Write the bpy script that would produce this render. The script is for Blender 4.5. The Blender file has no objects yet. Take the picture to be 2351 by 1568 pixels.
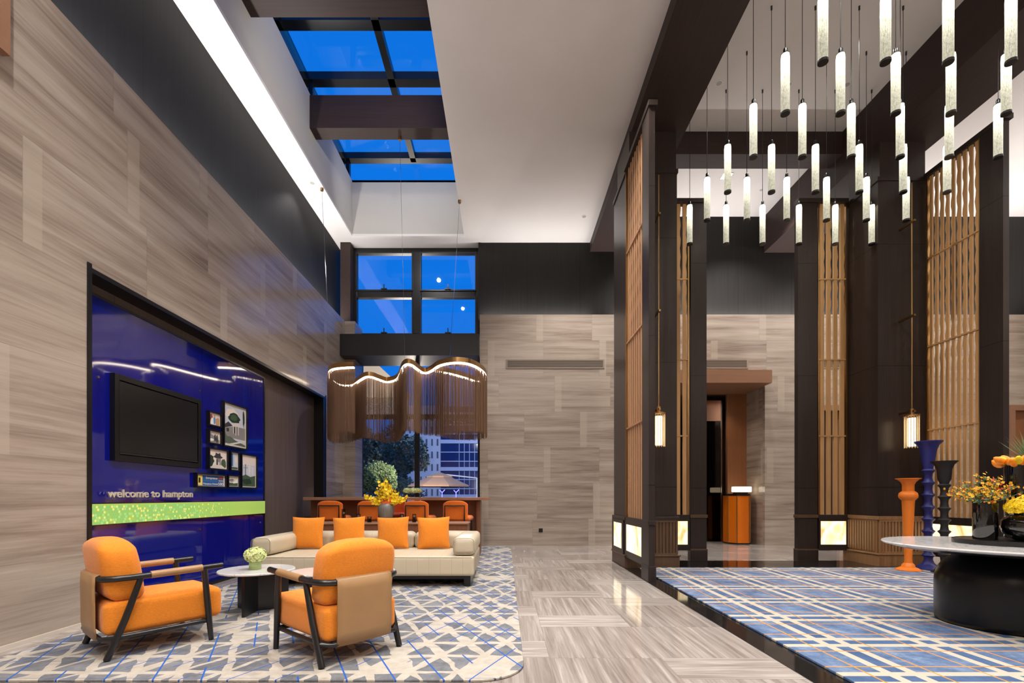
import bpy, math, random
from mathutils import Vector, Matrix, noise
random.seed(7)
S = bpy.context.scene
COL = S.collection
PI = math.pi

# ------------------------------------------------------------------ camera, world, exposure, lights
HC = 1.10                      # camera height
F = 17.0 / 36.0 * 2351         # focal length in pixels of the 2351x1568 frame
cd = bpy.data.cameras.new('camera'); cam = bpy.data.objects.new('camera', cd); COL.objects.link(cam)
cam.location = (0, 0, HC); cam.rotation_euler = (PI/2, 0, 0)
cd.sensor_width = 36; cd.lens = 17.0; cd.shift_x = 15.5/2351; cd.shift_y = 356/2351
cd.clip_start = 0.05; cd.clip_end = 300
S.camera = cam
S.view_settings.view_transform = 'Standard'; S.view_settings.look = 'None'
S.view_settings.gamma = 1; S.view_settings.use_curve_mapping = False
S.view_settings.exposure = 0.2

w = bpy.data.worlds.new('world'); S.world = w; w.use_nodes = True
bg = w.node_tree.nodes['Background']; bg.inputs[0].default_value = (0.004, 0.165, 0.70, 1); bg.inputs[1].default_value = 1.0

WARM = (1.0, 0.86, 0.70); NEUT = (1.0, 0.945, 0.89); COOLW = (1.0, 0.97, 0.95)
def spot(x, y, z, e, ang=110, tx=None, ty=None, tz=0, color=NEUT, r=0.05, blend=0.7):
    l = bpy.data.lights.new('downlight_and_fill_spot', 'SPOT'); l.energy = e; l.spot_size = math.radians(ang); l.spot_blend = blend
    l.shadow_soft_size = r; l.color = color
    o = bpy.data.objects.new('downlight_and_fill_spot', l); COL.objects.link(o); o.location = (x, y, z)
    if tx is not None:
        o.rotation_euler = (Vector((tx, ty, tz)) - Vector((x, y, z))).to_track_quat('-Z', 'Y').to_euler()
    return o
def area(x, y, z, sx, sy, e, rot=(0, 0, 0), color=COOLW, spread=180):
    l = bpy.data.lights.new('cove_and_fill_lamp', 'AREA'); l.shape = 'RECTANGLE'; l.size = sx; l.size_y = sy; l.energy = e; l.color = color
    l.spread = math.radians(spread)
    o = bpy.data.objects.new('cove_and_fill_lamp', l); COL.objects.link(o); o.location = (x, y, z); o.rotation_euler = rot
    return o
# cove uplights behind the stone tops, then unseen fill uplights
area(-3.82, 4.2, 5.0, 0.10, 13.6, 210, (PI, 0, 0), spread=150)
area(0.7, 11.05, 5.12, 2.5, 0.10, 26, (PI, 0, 0), spread=150)
area(7.0, 11.05, 5.12, 9.0, 0.10, 110, (PI, 0, 0), spread=150)
area(-0.9, -3.85, 5.1, 5.6, 0.10, 300, (PI, 0, 0), spread=180)  # from here on added to fill the room, these walls have no cove
area(7.0, -3.85, 5.1, 9.0, 0.10, 400, (PI, 0, 0), spread=180)
area(11.85, 3.5, 5.1, 0.10, 13.0, 400, (PI, 0, 0), spread=180)
# ceiling spots of the lounge, aisle, hall and lobby, most added without a fitting
for (x, y, e) in [(-2.6, 2.2, 420), (-0.3, 1.2, 360), (-0.3, 4.2, 420), (-0.3, 7.0, 380), (-3.62, 9.03, 40), (0.9, 2.6, 380), (1.2, 5.8, 380), (1.3, 9.3, 420), (-0.4, -1.8, 500), (-2.6, -1.2, 400)]:
    spot(x, y, 6.9, e)
for (x, y) in [(3.3, 1.5), (5.3, 1.5), (3.3, 4.2), (5.3, 4.2), (4.3, 6.8)]:
    spot(x, y, 7.5, 250)
for (x, y) in [(3.6, 9.9), (5.2, 9.9), (7.6, 9.6), (9.5, 8.5), (9.0, 5.0), (9.0, 1.5)]:
    spot(x, y, 7.5, 420)
spot(-1.9, 9.0, 7.3, 60, 130, -2.2, 10.9, 7.6)  # this pair is added to brighten the skylight well, no fittings there
spot(-1.4, 6.9, 7.3, 70, 140, -3.4, 8.5, 7.6)
spot(4.9, 11.25, 3.5, 26, 120, color=WARM); spot(4.2, 13.0, 3.3, 26, 140, color=WARM)

# ------------------------------------------------------------------ mesh helpers
class MB:
    def __init__(s): s.v = []; s.f = []; s.m = []
    def add(s, vs, fs, mi=0):
        b = len(s.v); s.v += [tuple(p) for p in vs]
        for f in fs: s.f.append(tuple(b + i for i in f)); s.m.append(mi)
        return s
    def box(s, x0, x1, y0, y1, z0, z1, mi=0):
        vs = [(x, y, z) for z in (z0, z1) for y in (y0, y1) for x in (x0, x1)]
        return s.add(vs, [(0, 2, 3, 1), (4, 5, 7, 6), (0, 1, 5, 4), (2, 6, 7, 3), (0, 4, 6, 2), (1, 3, 7, 5)], mi)
    def quad(s, a, b, c, d, mi=0): return s.add([a, b, c, d], [(0, 1, 2, 3)], mi)
    def tube(s, pts, r, n=10, mi=0, cap=True, rs=None):
        pts = [Vector(p) for p in pts]; k = len(pts); vs = []; up = None
        for i, p in enumerate(pts):
            t = (pts[min(i+1, k-1)] - pts[max(i-1, 0)]).normalized()
            if up is None:
                up = Vector((0, 0, 1)) if abs(t.z) < 0.95 else Vector((1, 0, 0))
            a = t.cross(up).normalized(); up = a.cross(t).normalized()
            rr = rs[i] if rs else r
            for j in range(n):
                th = 2*PI*j/n; vs.append(p + a*math.cos(th)*rr + up*math.sin(th)*rr)
        fs = [(i*n+j, i*n+(j+1) % n, (i+1)*n+(j+1) % n, (i+1)*n+j) for i in range(k-1) for j in range(n)]
        if cap: fs += [tuple(range(n-1, -1, -1)), tuple((k-1)*n+j for j in range(n))]
        return s.add(vs, fs, mi)
    def cyl(s, p0, p1, r0, r1=None, n=20, mi=0): return s.tube([p0, p1], r0, n, mi, True, [r0, r0 if r1 is None else r1])
    def lathe(s, prof, c=(0, 0, 0), n=40, mi=0):
        vs = []; k = len(prof)
        for (r, z) in prof:
            for j in range(n):
                th = 2*PI*j/n; vs.append((c[0]+r*math.cos(th), c[1]+r*math.sin(th), c[2]+z))
        fs = [(i*n+j, i*n+(j+1) % n, (i+1)*n+(j+1) % n, (i+1)*n+j) for i in range(k-1) for j in range(n)]
        fs += [tuple(range(n-1, -1, -1)), tuple((k-1)*n+j for j in range(n))]
        return s.add(vs, fs, mi)
    def prism(s, poly, y0, y1, mi=0):        # poly in x,z extruded along y
        n = len(poly)
        vs = [(x, y0, z) for x, z in poly] + [(x, y1, z) for x, z in poly]
        return s.add(vs, [tuple(range(n)), tuple(range(2*n-1, n-1, -1))] + [(i, n+i, n+(i+1) % n, (i+1) % n) for i in range(n)], mi)
    def rbox(s, x0, x1, y0, y1, z0, z1, r, puff=(0, 0, 0), nm=6, fn=None, mi=0):
        h = [(x1-x0)/2, (y1-y0)/2, (z1-z0)/2]; c = [(x0+x1)/2, (y0+y1)/2, (z0+z1)/2]
        co = []
        for a in range(3):
            rr = min(r, h[a]*0.98); e = [0, .25, .5, .75, 1]
            l = [-h[a]+rr*t for t in e]; m = [(-h[a]+rr)+(2*(h[a]-rr))*i/nm for i in range(1, nm)]
            co.append(l+m+[-q for q in reversed(l)])
        vid = {}; vs = []; fs = []
        def V(i, j, k):
            if (i, j, k) not in vid:
                p = [co[0][i], co[1][j], co[2][k]]
                inn = [max(-(h[a]-min(r, h[a]*.98)), min(h[a]-min(r, h[a]*.98), p[a])) for a in range(3)]
                rr = [min(r, h[a]*.98) for a in range(3)]
                d = [(p[a]-inn[a])/rr[a] for a in range(3)]
                L = math.sqrt(sum(q*q for q in d)) or 1
                M = max(abs(q) for q in d) or 1
                q = [inn[a]+d[a]/L*rr[a]*(1 if M > .999 else M) for a in range(3)]
                u = [q[a]/h[a] for a in range(3)]
                for a in range(3):
                    b, g = [t for t in range(3) if t != a]
                    q[a] += puff[a]*(1-u[b]**2)*(1-u[g]**2)*u[a]
                q = [q[a]+c[a] for a in range(3)]
                if fn: q = fn(q, u)
                vid[(i, j, k)] = len(vs); vs.append(tuple(q))
            return vid[(i, j, k)]
        nx, ny, nz = len(co[0])-1, len(co[1])-1, len(co[2])-1
        for i in range(nx):
            for j in range(ny):
                fs.append((V(i, j, 0), V(i, j+1, 0), V(i+1, j+1, 0), V(i+1, j, 0)))
                fs.append((V(i, j, nz), V(i+1, j, nz), V(i+1, j+1, nz), V(i, j+1, nz)))
        for i in range(nx):
            for k in range(nz):
                fs.append((V(i, 0, k), V(i+1, 0, k), V(i+1, 0, k+1), V(i, 0, k+1)))
                fs.append((V(i, ny, k), V(i, ny, k+1), V(i+1, ny, k+1), V(i+1, ny, k)))
        for j in range(ny):
            for k in range(nz):
                fs.append((V(0, j, k), V(0, j, k+1), V(0, j+1, k+1), V(0, j+1, k)))
                fs.append((V(nx, j, k), V(nx, j+1, k), V(nx, j+1, k+1), V(nx, j, k+1)))
        return s.add(vs, fs, mi)

def wmat(o):
    m = Matrix.Identity(4)
    while o is not None:
        m = Matrix.LocRotScale(o.location, o.rotation_euler, o.scale) @ m; o = o.parent
    return m
def obj(name, mb, mats, parent=None, world=True, smooth=False, bevel=0.0):
    """one mesh object; with world=True the shape is given in world coordinates"""
    me = bpy.data.meshes.new(name)
    vs = mb.v
    if parent is not None and world:
        inv = wmat(parent).inverted(); vs = [tuple(inv @ Vector(p)) for p in vs]
    me.from_pydata(vs, [], mb.f)
    if not isinstance(mats, (list, tuple)): mats = [mats]
    for m in mats: me.materials.append(m)
    if len(mats) > 1: me.polygons.foreach_set('material_index', mb.m)
    if smooth: me.polygons.foreach_set('use_smooth', [True]*len(me.polygons))
    me.update()
    o = bpy.data.objects.new(name, me); COL.objects.link(o); o.parent = parent
    if bevel:
        b = o.modifiers.new('bevel', 'BEVEL'); b.width = bevel; b.segments = 2; b.limit_method = 'ANGLE'
    if smooth and smooth != 'all':
        me.set_sharp_from_angle(angle=math.radians(38))
    return o
def tag(o, label=None, cat=None, group=None, kind=None):
    if label: o['label'] = label
    if cat: o['category'] = cat
    if group: o['group'] = group
    if kind: o['kind'] = kind
    return o
def thing(name, label, cat, loc=(0, 0, 0), rz=0.0, group=None):
    o = bpy.data.objects.new(name, None); COL.objects.link(o); o.empty_display_size = .1
    o.location = loc; o.rotation_euler = (0, 0, rz); return tag(o, label, cat, group)
def struct(name, mb, m, parent=None, **k):
    o = obj(name, mb, m, parent, **k)
    if parent is None: o['kind'] = 'structure'
    return o
def copy_tree(o, parent=None):
    c = o.copy(); COL.objects.link(c); c.parent = parent
    for ch in [q for q in list(bpy.data.objects) if q.parent == o]: copy_tree(ch, c)
    return c

# ------------------------------------------------------------------ materials
def lin(c):
    f = lambda v: (v/255/12.92) if v/255 <= .04045 else ((v/255+.055)/1.055)**2.4
    return (f(c[0]), f(c[1]), f(c[2]), 1)
class NT:
    def __init__(s, name):
        s.mat = bpy.data.materials.new(name); s.mat.use_nodes = True; s.t = s.mat.node_tree
        s.b = s.t.nodes['Principled BSDF']; s.out = s.t.nodes['Material Output']
    def n(s, typ, **kw):
        o = s.t.nodes.new(typ)
        for k, v in kw.items(): setattr(o, k, v)
        return o
    def set(s, sock, v):
        if hasattr(v, 'is_linked') or isinstance(v, bpy.types.NodeSocket): s.t.links.new(v, sock)
        elif v is not None: sock.default_value = v
    def m(s, op, a, b=None, c=None, clamp=False):
        o = s.n('ShaderNodeMath', operation=op, use_clamp=clamp); s.set(o.inputs[0], a)
        if b is not None: s.set(o.inputs[1], b)
        if c is not None: s.set(o.inputs[2], c)
        return o.outputs[0]
    def xyz(s):
        tc = s.n('ShaderNodeTexCoord'); sp = s.n('ShaderNodeSeparateXYZ'); s.t.links.new(tc.outputs['Object'], sp.inputs[0])
        s.tc = tc; return sp.outputs[0], sp.outputs[1], sp.outputs[2]
    def comb(s, a, b, c=0.0):
        o = s.n('ShaderNodeCombineXYZ'); s.set(o.inputs[0], a); s.set(o.inputs[1], b); s.set(o.inputs[2], c); return o.outputs[0]
    def noise(s, vec, scale=1, detail=4, rough=.55, dist=0):
        o = s.n('ShaderNodeTexNoise'); s.set(o.inputs['Vector'], vec); o.inputs['Scale'].default_value = scale
        o.inputs['Detail'].default_value = detail; o.inputs['Roughness'].default_value = rough; o.inputs['Distortion'].default_value = dist
        return o.outputs[0]
    def white(s, vec):
        o = s.n('ShaderNodeTexWhiteNoise', noise_dimensions='3D'); s.set(o.inputs['Vector'], vec); return o.outputs['Value']
    def ramp(s, fac, stops, interp='LINEAR'):
        o = s.n('ShaderNodeValToRGB'); s.set(o.inputs[0], fac); cr = o.color_ramp; cr.interpolation = interp
        while len(cr.elements) < len(stops): cr.elements.new(.5)
        for e, (p, c) in zip(cr.elements, stops): e.position = p; e.color = c
        return o.outputs[0]
    def mix(s, f, a, b, mode='MIX'):
        o = s.n('ShaderNodeMix', data_type='RGBA', blend_type=mode); s.set(o.inputs[0], f); s.set(o.inputs[6], a); s.set(o.inputs[7], b); return o.outputs[2]
    def bump(s, h, st=.2, d=.01):
        o = s.n('ShaderNodeBump'); o.inputs['Strength'].default_value = st; o.inputs['Distance'].default_value = d
        s.set(o.inputs['Height'], h); s.t.links.new(o.outputs[0], s.b.inputs['Normal'])
    def base(s, c): s.set(s.b.inputs['Base Color'], c)
    def rough(s, v): s.set(s.b.inputs['Roughness'], v)

def plain(name, c, rough=.5, metal=0, var=0, vs=(1, 1, 1), coat=0, bump=0, spec=None):
    k = NT(name); k.rough(rough); k.b.inputs['Metallic'].default_value = metal
    if coat: k.b.inputs['Coat Weight'].default_value = coat; k.b.inputs['Coat Roughness'].default_value = .05
    if spec is not None: k.b.inputs['Specular IOR Level'].default_value = spec
    x, y, z = k.xyz()
    vec = k.comb(k.m('MULTIPLY', x, vs[0]), k.m('MULTIPLY', y, vs[1]), k.m('MULTIPLY', z, vs[2]))
    nz = k.noise(vec, 1, 4)
    v = var if var else .03
    L = lin(c); a = tuple(q*(1-v) for q in L[:3])+(1,); b = tuple(min(1, q*(1+v)) for q in L[:3])+(1,)
    k.base(k.ramp(nz, [(.3, a), (.7, b)]))
    if bump: k.bump(nz, bump, .005)
    return k.mat
def emis(name, c, st, base=(20, 20, 20)):
    k = NT(name); k.base(lin(base)); k.b.inputs['Emission Color'].default_value = lin(c); k.b.inputs['Emission Strength'].default_value = st
    return k.mat

def stone_wall(name, u_axis):
    k = NT(name); x, y, z = k.xyz(); u = x if u_axis == 'x' else y
    row = k.m('FLOOR', k.m('DIVIDE', k.m('ADD', z, .2), .80))
    rr = k.white(k.comb(row, 3.3, 1.7))
    uu = k.m('ADD', k.m('ADD', u, 40), k.m('MULTIPLY', rr, 7.0))
    bl = k.m('FLOOR', k.m('DIVIDE', uu, 1.25)); cell = k.white(k.comb(row, bl, 5.1))
    fr = k.m('FRACT', k.m('DIVIDE', uu, 2.5)); strip = k.m('LESS_THAN', fr, .062)
    g = k.noise(k.comb(k.m('MULTIPLY', uu, .55), k.m('ADD', k.m('MULTIPLY', z, 9.0), k.m('MULTIPLY', cell, 31)), k.m('MULTIPLY', cell, 17)), 1, 6, .62, .35)
    g2 = k.noise(k.comb(k.m('MULTIPLY', uu, 1.4), k.m('MULTIPLY', z, 70.0), cell), 1, 3, .5, .2)
    t = k.m('ADD', k.m('MULTIPLY', g, .78), k.m('MULTIPLY', g2, .22))
    t = k.m('ADD', t, k.m('MULTIPLY', k.m('SUBTRACT', cell, .5), .10))
    c = k.ramp(t, [(.26, lin((112, 99, 90))), (.38, lin((146, 132, 121))), (.52, lin((170, 157, 145))), (.72, lin((186, 176, 164)))])
    c = k.mix(k.m('MULTIPLY', strip, .55), c, lin((184, 173, 159)))
    fz = k.m('FRACT', k.m('DIVIDE', k.m('ADD', z, .2), .80)); j1 = k.m('LESS_THAN', fz, .006)
    fu = k.m('FRACT', k.m('DIVIDE', uu, 1.25)); j2 = k.m('LESS_THAN', fu, .004)
    c = k.mix(k.m('MULTIPLY', k.m('MAXIMUM', j1, j2), .35), c, lin((105, 92, 82)))
    k.base(c); k.rough(.16); k.b.inputs['Specular IOR Level'].default_value = .45
    return k.mat
def stone_floor():
    k = NT('grey_vein_marble_floor'); x, y, z = k.xyz()
    cx = k.m('DIVIDE', k.m('SUBTRACT', x, .30), .76); ci = k.m('FLOOR', cx); cf = k.m('FRACT', cx)
    v = k.m('SUBTRACT', k.m('SUBTRACT', y, 4.09-31.3), k.m('MULTIPLY', ci, .79))
    pm = k.m('DIVIDE', v, 3.13); pf = k.m('MULTIPLY', k.m('FRACT', pm), 3.13); pi_ = k.m('FLOOR', pm)
    s1 = k.m('LESS_THAN', pf, .38); s2 = k.m('MULTIPLY', k.m('GREATER_THAN', pf, 1.16), k.m('LESS_THAN', pf, 1.54))
    st = k.m('MAXIMUM', s1, s2)
    seg = k.m('GREATER_THAN', pf, 1.16); half = k.m('GREATER_THAN', pf, 2.33)
    cell = k.white(k.comb(ci, pi_, k.m('ADD', k.m('ADD', seg, half), k.m('MULTIPLY', st, 5))))
    ga = k.noise(k.comb(k.m('ADD', k.m('MULTIPLY', x, 26), k.m('MULTIPLY', cell, 40)), k.m('MULTIPLY', y, .9), cell), 1, 6, .65, .5)
    gb = k.noise(k.comb(k.m('MULTIPLY', x, 1.3), k.m('ADD', k.m('MULTIPLY', y, 22), k.m('MULTIPLY', cell, 40)), cell), 1, 6, .6, .4)
    gg = k.mix(st, ga, gb)
    t = k.m('ADD', gg, k.m('MULTIPLY', k.m('SUBTRACT', cell, .5), .12)); t = k.m('ADD', t, k.m('MULTIPLY', st, .07))
    c = k.ramp(t, [(.26, lin((112, 103, 98))), (.42, lin((138, 129, 123))), (.55, lin((156, 148, 142))), (.74, lin((184, 178, 172)))])
    j = k.m('MAXIMUM', k.m('LESS_THAN', cf, .004), k.m('LESS_THAN', k.m('FRACT', k.m('DIVIDE', k.m('ADD', pf, .01), 1.17)), .004))
    c = k.mix(k.m('MULTIPLY', j, .4), c, lin((95, 86, 80)))
    k.base(c); k.rough(.09); k.b.inputs['Specular IOR Level'].default_value = .5
    return k.mat
def panel_mat(name, c, axis, step=1.22, rough=.4, off=0.0):
    k = NT(name); x, y, z = k.xyz(); u = x if axis == 'x' else y
    fr = k.m('FRACT', k.m('DIVIDE', k.m('ADD', u, off+60), step)); j = k.m('LESS_THAN', fr, .006)
    nz = k.noise(k.comb(k.m('MULTIPLY', x, 30), k.m('MULTIPLY', y, 30), k.m('MULTIPLY', z, .8)), 1, 3)
    L = lin(c); col = k.ramp(nz, [(.3, tuple(q*.86 for q in L[:3])+(1,)), (.7, tuple(q*1.12 for q in L[:3])+(1,))])
    k.base(k.mix(j, col, tuple(q*.35 for q in L[:3])+(1,))); k.rough(rough); k.b.inputs['Specular IOR Level'].default_value = .18
    return k.mat
def wood(name, c, rough=.4, axis='z', joints=0, amp=.16, scale=40):
    k = NT(name); x, y, z = k.xyz(); q = [x, y, z]; sc = [scale]*3; sc['xyz'.index(axis)] = 1.2
    nz = k.noise(k.comb(*[k.m('MULTIPLY', q[i], sc[i]) for i in range(3)]), 1, 4, .6, .3)
    L = lin(c); col = k.ramp(nz, [(.3, tuple(v*(1-amp) for v in L[:3])+(1,)), (.7, tuple(v*(1+amp) for v in L[:3])+(1,))])
    if joints:
        fr = k.m('FRACT', k.m('DIVIDE', k.m('ADD', z, .68), joints)); col = k.mix(k.m('LESS_THAN', fr, .006), col, tuple(v*.3 for v in L[:3])+(1,))
    k.base(col); k.rough(rough); k.b.inputs['Specular IOR Level'].default_value = .25; return k.mat
def fabric(name, c, amp=.14):
    k = NT(name); x, y, z = k.xyz()
    a = k.noise(k.comb(k.m('MULTIPLY', x, 60), k.m('MULTIPLY', y, 60), k.m('MULTIPLY', z, 420)), 1, 2)
    b = k.noise(k.comb(x, y, z), 3, 2)
    t = k.m('ADD', k.m('MULTIPLY', a, .75), k.m('MULTIPLY', b, .25))
    L = lin(c); k.base(k.ramp(t, [(.35, tuple(v*(1-amp) for v in L[:3])+(1,)), (.65, tuple(min(1, v*(1+amp)) for v in L[:3])+(1,))]))
    k.rough(.9); k.b.inputs['Sheen Weight'].default_value = .2; k.b.inputs['Specular IOR Level'].default_value = .2; k.bump(a, .25, .003); return k.mat
def rug_lounge():
    k = NT('lounge_rug_weave'); x, y, z = k.xyz()
    d1 = k.noise(k.comb(x, y, 0), 3.2, 2); d2 = k.noise(k.comb(y, x, 7.7), 3.2, 2)
    xx = k.m('ADD', x, k.m('MULTIPLY', k.m('SUBTRACT', d1, .5), .10)); yy = k.m('ADD', y, k.m('MULTIPLY', k.m('SUBTRACT', d2, .5), .08))
    A = k.m('ADD', k.m('DIVIDE', xx, .287), k.m('DIVIDE', yy, .60)); B = k.m('SUBTRACT', k.m('DIVIDE', xx, .287), k.m('DIVIDE', yy, .60)); C = k.m('DIVIDE', k.m('ADD', yy, .02), .30)
    A0 = k.m('ADD', k.m('DIVIDE', x, .287), k.m('DIVIDE', y, .60)); B0 = k.m('SUBTRACT', k.m('DIVIDE', x, .287), k.m('DIVIDE', y, .60)); C0 = k.m('DIVIDE', y, .30)
    def dist(v): return k.m('ABSOLUTE', k.m('SUBTRACT', k.m('FRACT', k.m('ADD', v, 40.5)), .5))
    wn = k.noise(k.comb(x, y, 3), 1.6, 3, .7); wm = k.noise(k.comb(x, y, 9), 1.6, 3, .7)
    thr = lambda q, lo, g: k.m('ADD', k.m('MULTIPLY', k.m('SUBTRACT', q, .3), g), lo, clamp=True)
    la = k.m('LESS_THAN', dist(A), thr(wn, .02, .42)); lb = k.m('LESS_THAN', dist(B), thr(wm, .01, .38)); lc = k.m('LESS_THAN', dist(C), thr(wn, .03, .24))
    cell = k.white(k.comb(k.m('FLOOR', k.m('ADD', A, 40.0)), k.m('FLOOR', k.m('ADD', B, 40.0)), k.m('FLOOR', k.m('ADD', C, 40.0))))
    blank = k.m('LESS_THAN', cell, .10)
    cream = k.m('MAXIMUM', k.m('MAXIMUM', la, lb), k.m('MAXIMUM', lc, blank))
    mot = k.noise(k.comb(x, y, 1), 9, 5, .7)
    gcol = k.ramp(k.m('ADD', k.m('MULTIPLY', mot, .8), k.m('MULTIPLY', cell, .2)), [(.35, lin((92, 94, 99))), (.65, lin((124, 126, 131)))])
    ccol = k.ramp(mot, [(.3, lin((160, 152, 140))), (.7, lin((184, 178, 168)))])
    col = k.mix(cream, gcol, ccol)
    def mask(off, t_): return k.m('GREATER_THAN', k.noise(k.comb(k.m('ADD', x, off), y, off), 1.5, 1), t_)
    ba = k.m('MULTIPLY', k.m('LESS_THAN', dist(k.m('ADD', A0, .5)), .020), mask(12, .44)); bb = k.m('MULTIPLY', k.m('LESS_THAN', dist(k.m('ADD', B0, .5)), .017), mask(31, .45))
    bc = k.m('MULTIPLY', k.m('LESS_THAN', dist(k.m('ADD', C0, .38)), .009), mask(51, .42))
    col = k.mix(bc, col, lin((74, 84, 112)))
    col = k.mix(k.m('MAXIMUM', ba, bb), col, lin((40, 88, 168)))
    k.base(col); k.rough(.95); k.b.inputs['Specular IOR Level'].default_value = .1
    k.bump(k.noise(k.comb(x, y, z), 260, 2), .3, .004); return k.mat
def rug_hall():
    k = NT('hall_rug_plaid'); x, y, z = k.xyz(); P = .72
    U = k.m('SUBTRACT', k.m('FRACT', k.m('ADD', k.m('DIVIDE', k.m('SUBTRACT', x, 2.416), P), 40.5)), .5)
    V = k.m('SUBTRACT', k.m('FRACT', k.m('ADD', k.m('DIVIDE', k.m('SUBTRACT', y, 4.30), P), 40.5)), .5)
    au, av = k.m('ABSOLUTE', U), k.m('ABSOLUTE', V)
    def band(a, lo, hi): return k.m('MULTIPLY', k.m('GREATER_THAN', a, lo), k.m('LESS_THAN', a, hi))
    cream = k.m('MAXIMUM', band(au, .064, .150), band(av, .062, .152))
    mot = k.noise(k.comb(x, y, 1), 5, 5, .7); ctr = k.m('MULTIPLY', k.m('GREATER_THAN', au, .15), k.m('GREATER_THAN', av, .152))
    blue = k.ramp(mot, [(.32, lin((68, 88, 120))), (.5, lin((90, 110, 142))), (.70, lin((126, 144, 170)))])
    navy = k.ramp(mot, [(.3, lin((60, 82, 116))), (.7, lin((82, 104, 140)))])
    col = k.mix(cream, k.mix(ctr, navy, blue), lin((178, 171, 156)))
    org = k.m('MAXIMUM', band(au, .278, .298), band(av, .278, .298))
    col = k.mix(k.m('MULTIPLY', org, .9), col, lin((196, 134, 46)))
    k.base(col); k.rough(.95); k.b.inputs['Specular IOR Level'].default_value = .1
    k.bump(k.noise(k.comb(x, y, z), 260, 2), .3, .004); return k.mat
def onyx(name, st=2.2):
    k = NT(name); x, y, z = k.xyz(); a = k.noise(k.comb(k.m('MULTIPLY', x, 1.6), k.m('MULTIPLY', y, 1.6), z), 2.6, 5, .55, 1.2)
    c = k.ramp(a, [(.32, lin((190, 132, 58))), (.40, lin((232, 196, 130))), (.50, lin((250, 232, 190))), (.62, lin((255, 246, 220)))])
    k.base(lin((230, 215, 180))); k.set(k.b.inputs['Emission Color'], c); k.b.inputs['Emission Strength'].default_value = st; k.rough(.2); return k.mat
def marble(name):
    k = NT(name); x, y, z = k.xyz(); a = k.noise(k.comb(x, y, z), 2.2, 8, .62, 1.4)
    v = k.m('ABSOLUTE', k.m('SUBTRACT', a, .5)); k.base(k.ramp(v, [(0, lin((176, 175, 175))), (.012, lin((214, 213, 212))), (.10, lin((212, 210, 207)))])); k.rough(.08); return k.mat
def glass(name, tint=(1, 1, 1, 1), refl=1.0, alpha_col=None):
    k = NT(name); t = k.t; tr = k.n('ShaderNodeBsdfTransparent'); tr.inputs[0].default_value = tint
    gl = k.n('ShaderNodeBsdfGlossy'); gl.inputs['Roughness'].default_value = .02
    fr = k.n('ShaderNodeLayerWeight'); fr.inputs[0].default_value = .5; fz = k.m('ADD', .03, k.m('MULTIPLY', k.m('POWER', fr.outputs['Facing'], 5.0), .9))
    mx = k.n('ShaderNodeMixShader'); t.links.new(k.m('MULTIPLY', fz, refl), mx.inputs[0]); t.links.new(tr.outputs[0], mx.inputs[1]); t.links.new(gl.outputs[0], mx.inputs[2])
    t.links.new(mx.outputs[0], k.out.inputs[0]); t.nodes.remove(k.b); return k.mat
def crystal():
    k = NT('lit_bubble_crystal'); x, y, z = k.xyz()
    a = k.noise(k.comb(k.m('MULTIPLY', x, 160), k.m('MULTIPLY', y, 160), k.m('MULTIPLY', z, 26)), 1, 4, .7, 1.0)
    b = k.noise(k.comb(k.m('MULTIPLY', x, 260), k.m('MULTIPLY', y, 260), k.m('MULTIPLY', z, 210)), 1, 2)
    t = k.m('ADD', k.m('MULTIPLY', a, .6), k.m('MULTIPLY', b, .4))
    c = k.ramp(t, [(.38, lin((120, 116, 88))), (.47, lin((190, 186, 158))), (.56, lin((240, 237, 215))), (.66, lin((255, 255, 244)))])
    k.set(k.b.inputs['Emission Color'], c)
    zz = k.m('DIVIDE', z, .60, clamp=True)      # z=0 at the foot, .6 at the lamp head
    st = k.m('ADD', .52, k.m('MULTIPLY', k.m('POWER', zz, 3.0), 5.5)); k.set(k.b.inputs['Emission Strength'], st)
    k.base(lin((150, 150, 140))); k.rough(.15); return k.mat

M = {}
M['stone_y'] = stone_wall('vein_stone_side_wall', 'y'); M['stone_x'] = stone_wall('vein_stone_end_wall', 'x')
M['floor'] = stone_floor()
M['ceil'] = plain('white_ceiling_paint', (222, 217, 214), .7)
M['well'] = plain('skylight_well_paint', (186, 182, 174), .7)
M['black_y'] = panel_mat('charcoal_panel_side', (33, 33, 34), 'y', rough=.6, off=-.57)
M['black_x'] = panel_mat('charcoal_panel_end', (38, 36, 35), 'x', rough=.6, off=-.72)
M['brown_panel'] = panel_mat('brown_recess_panel', (104, 92, 86), 'y', step=.98)
M['beam'] = wood('dark_red_brown_veneer', (54, 42, 39), .5, 'y')
M['beam_x'] = wood('dark_red_brown_veneer_cross', (54, 42, 39), .5, 'x')
M['column'] = wood('dark_wood_veneer', (49, 41, 38), .3, 'z', joints=1.92)
M['bronze'] = wood('bronze_wood_glow_tint', (146, 110, 76), .38, 'z')  # warm onyx glow is lightened into this wood colour
M['bronze_dark'] = wood('dark_bronze_wood', (84, 64, 48), .38, 'z')
M['blackframe'] = plain('black_lacquer', (16, 16, 18), .32)
M['blackmetal'] = plain('black_satin_metal', (20, 20, 22), .3, spec=.6)
M['slat'] = wood('pale_gold_wood', (188, 146, 98), .42, 'z', amp=.12, scale=18)
M['slat_l'] = wood('tan_wood', (176, 132, 96), .42, 'z', amp=.12, scale=18)
M['brass'] = plain('brushed_brass', (176, 140, 92), .28, 1.0)
M['granite'] = plain('black_granite', (30, 28, 27), .06, var=.5, vs=(60, 60, 60))
M['portal'] = wood('light_brown_veneer', (150, 112, 88), .45, 'x', amp=.06)
M['portal_z'] = wood('brown_veneer_panel', (146, 98, 66), .4, 'z', amp=.07)
M['darkroom'] = plain('dark_lobby_wall', (48, 32, 28), .35)
M['mirror'] = plain('smoked_mirror', (60, 56, 54), .05, 1.0)
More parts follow.
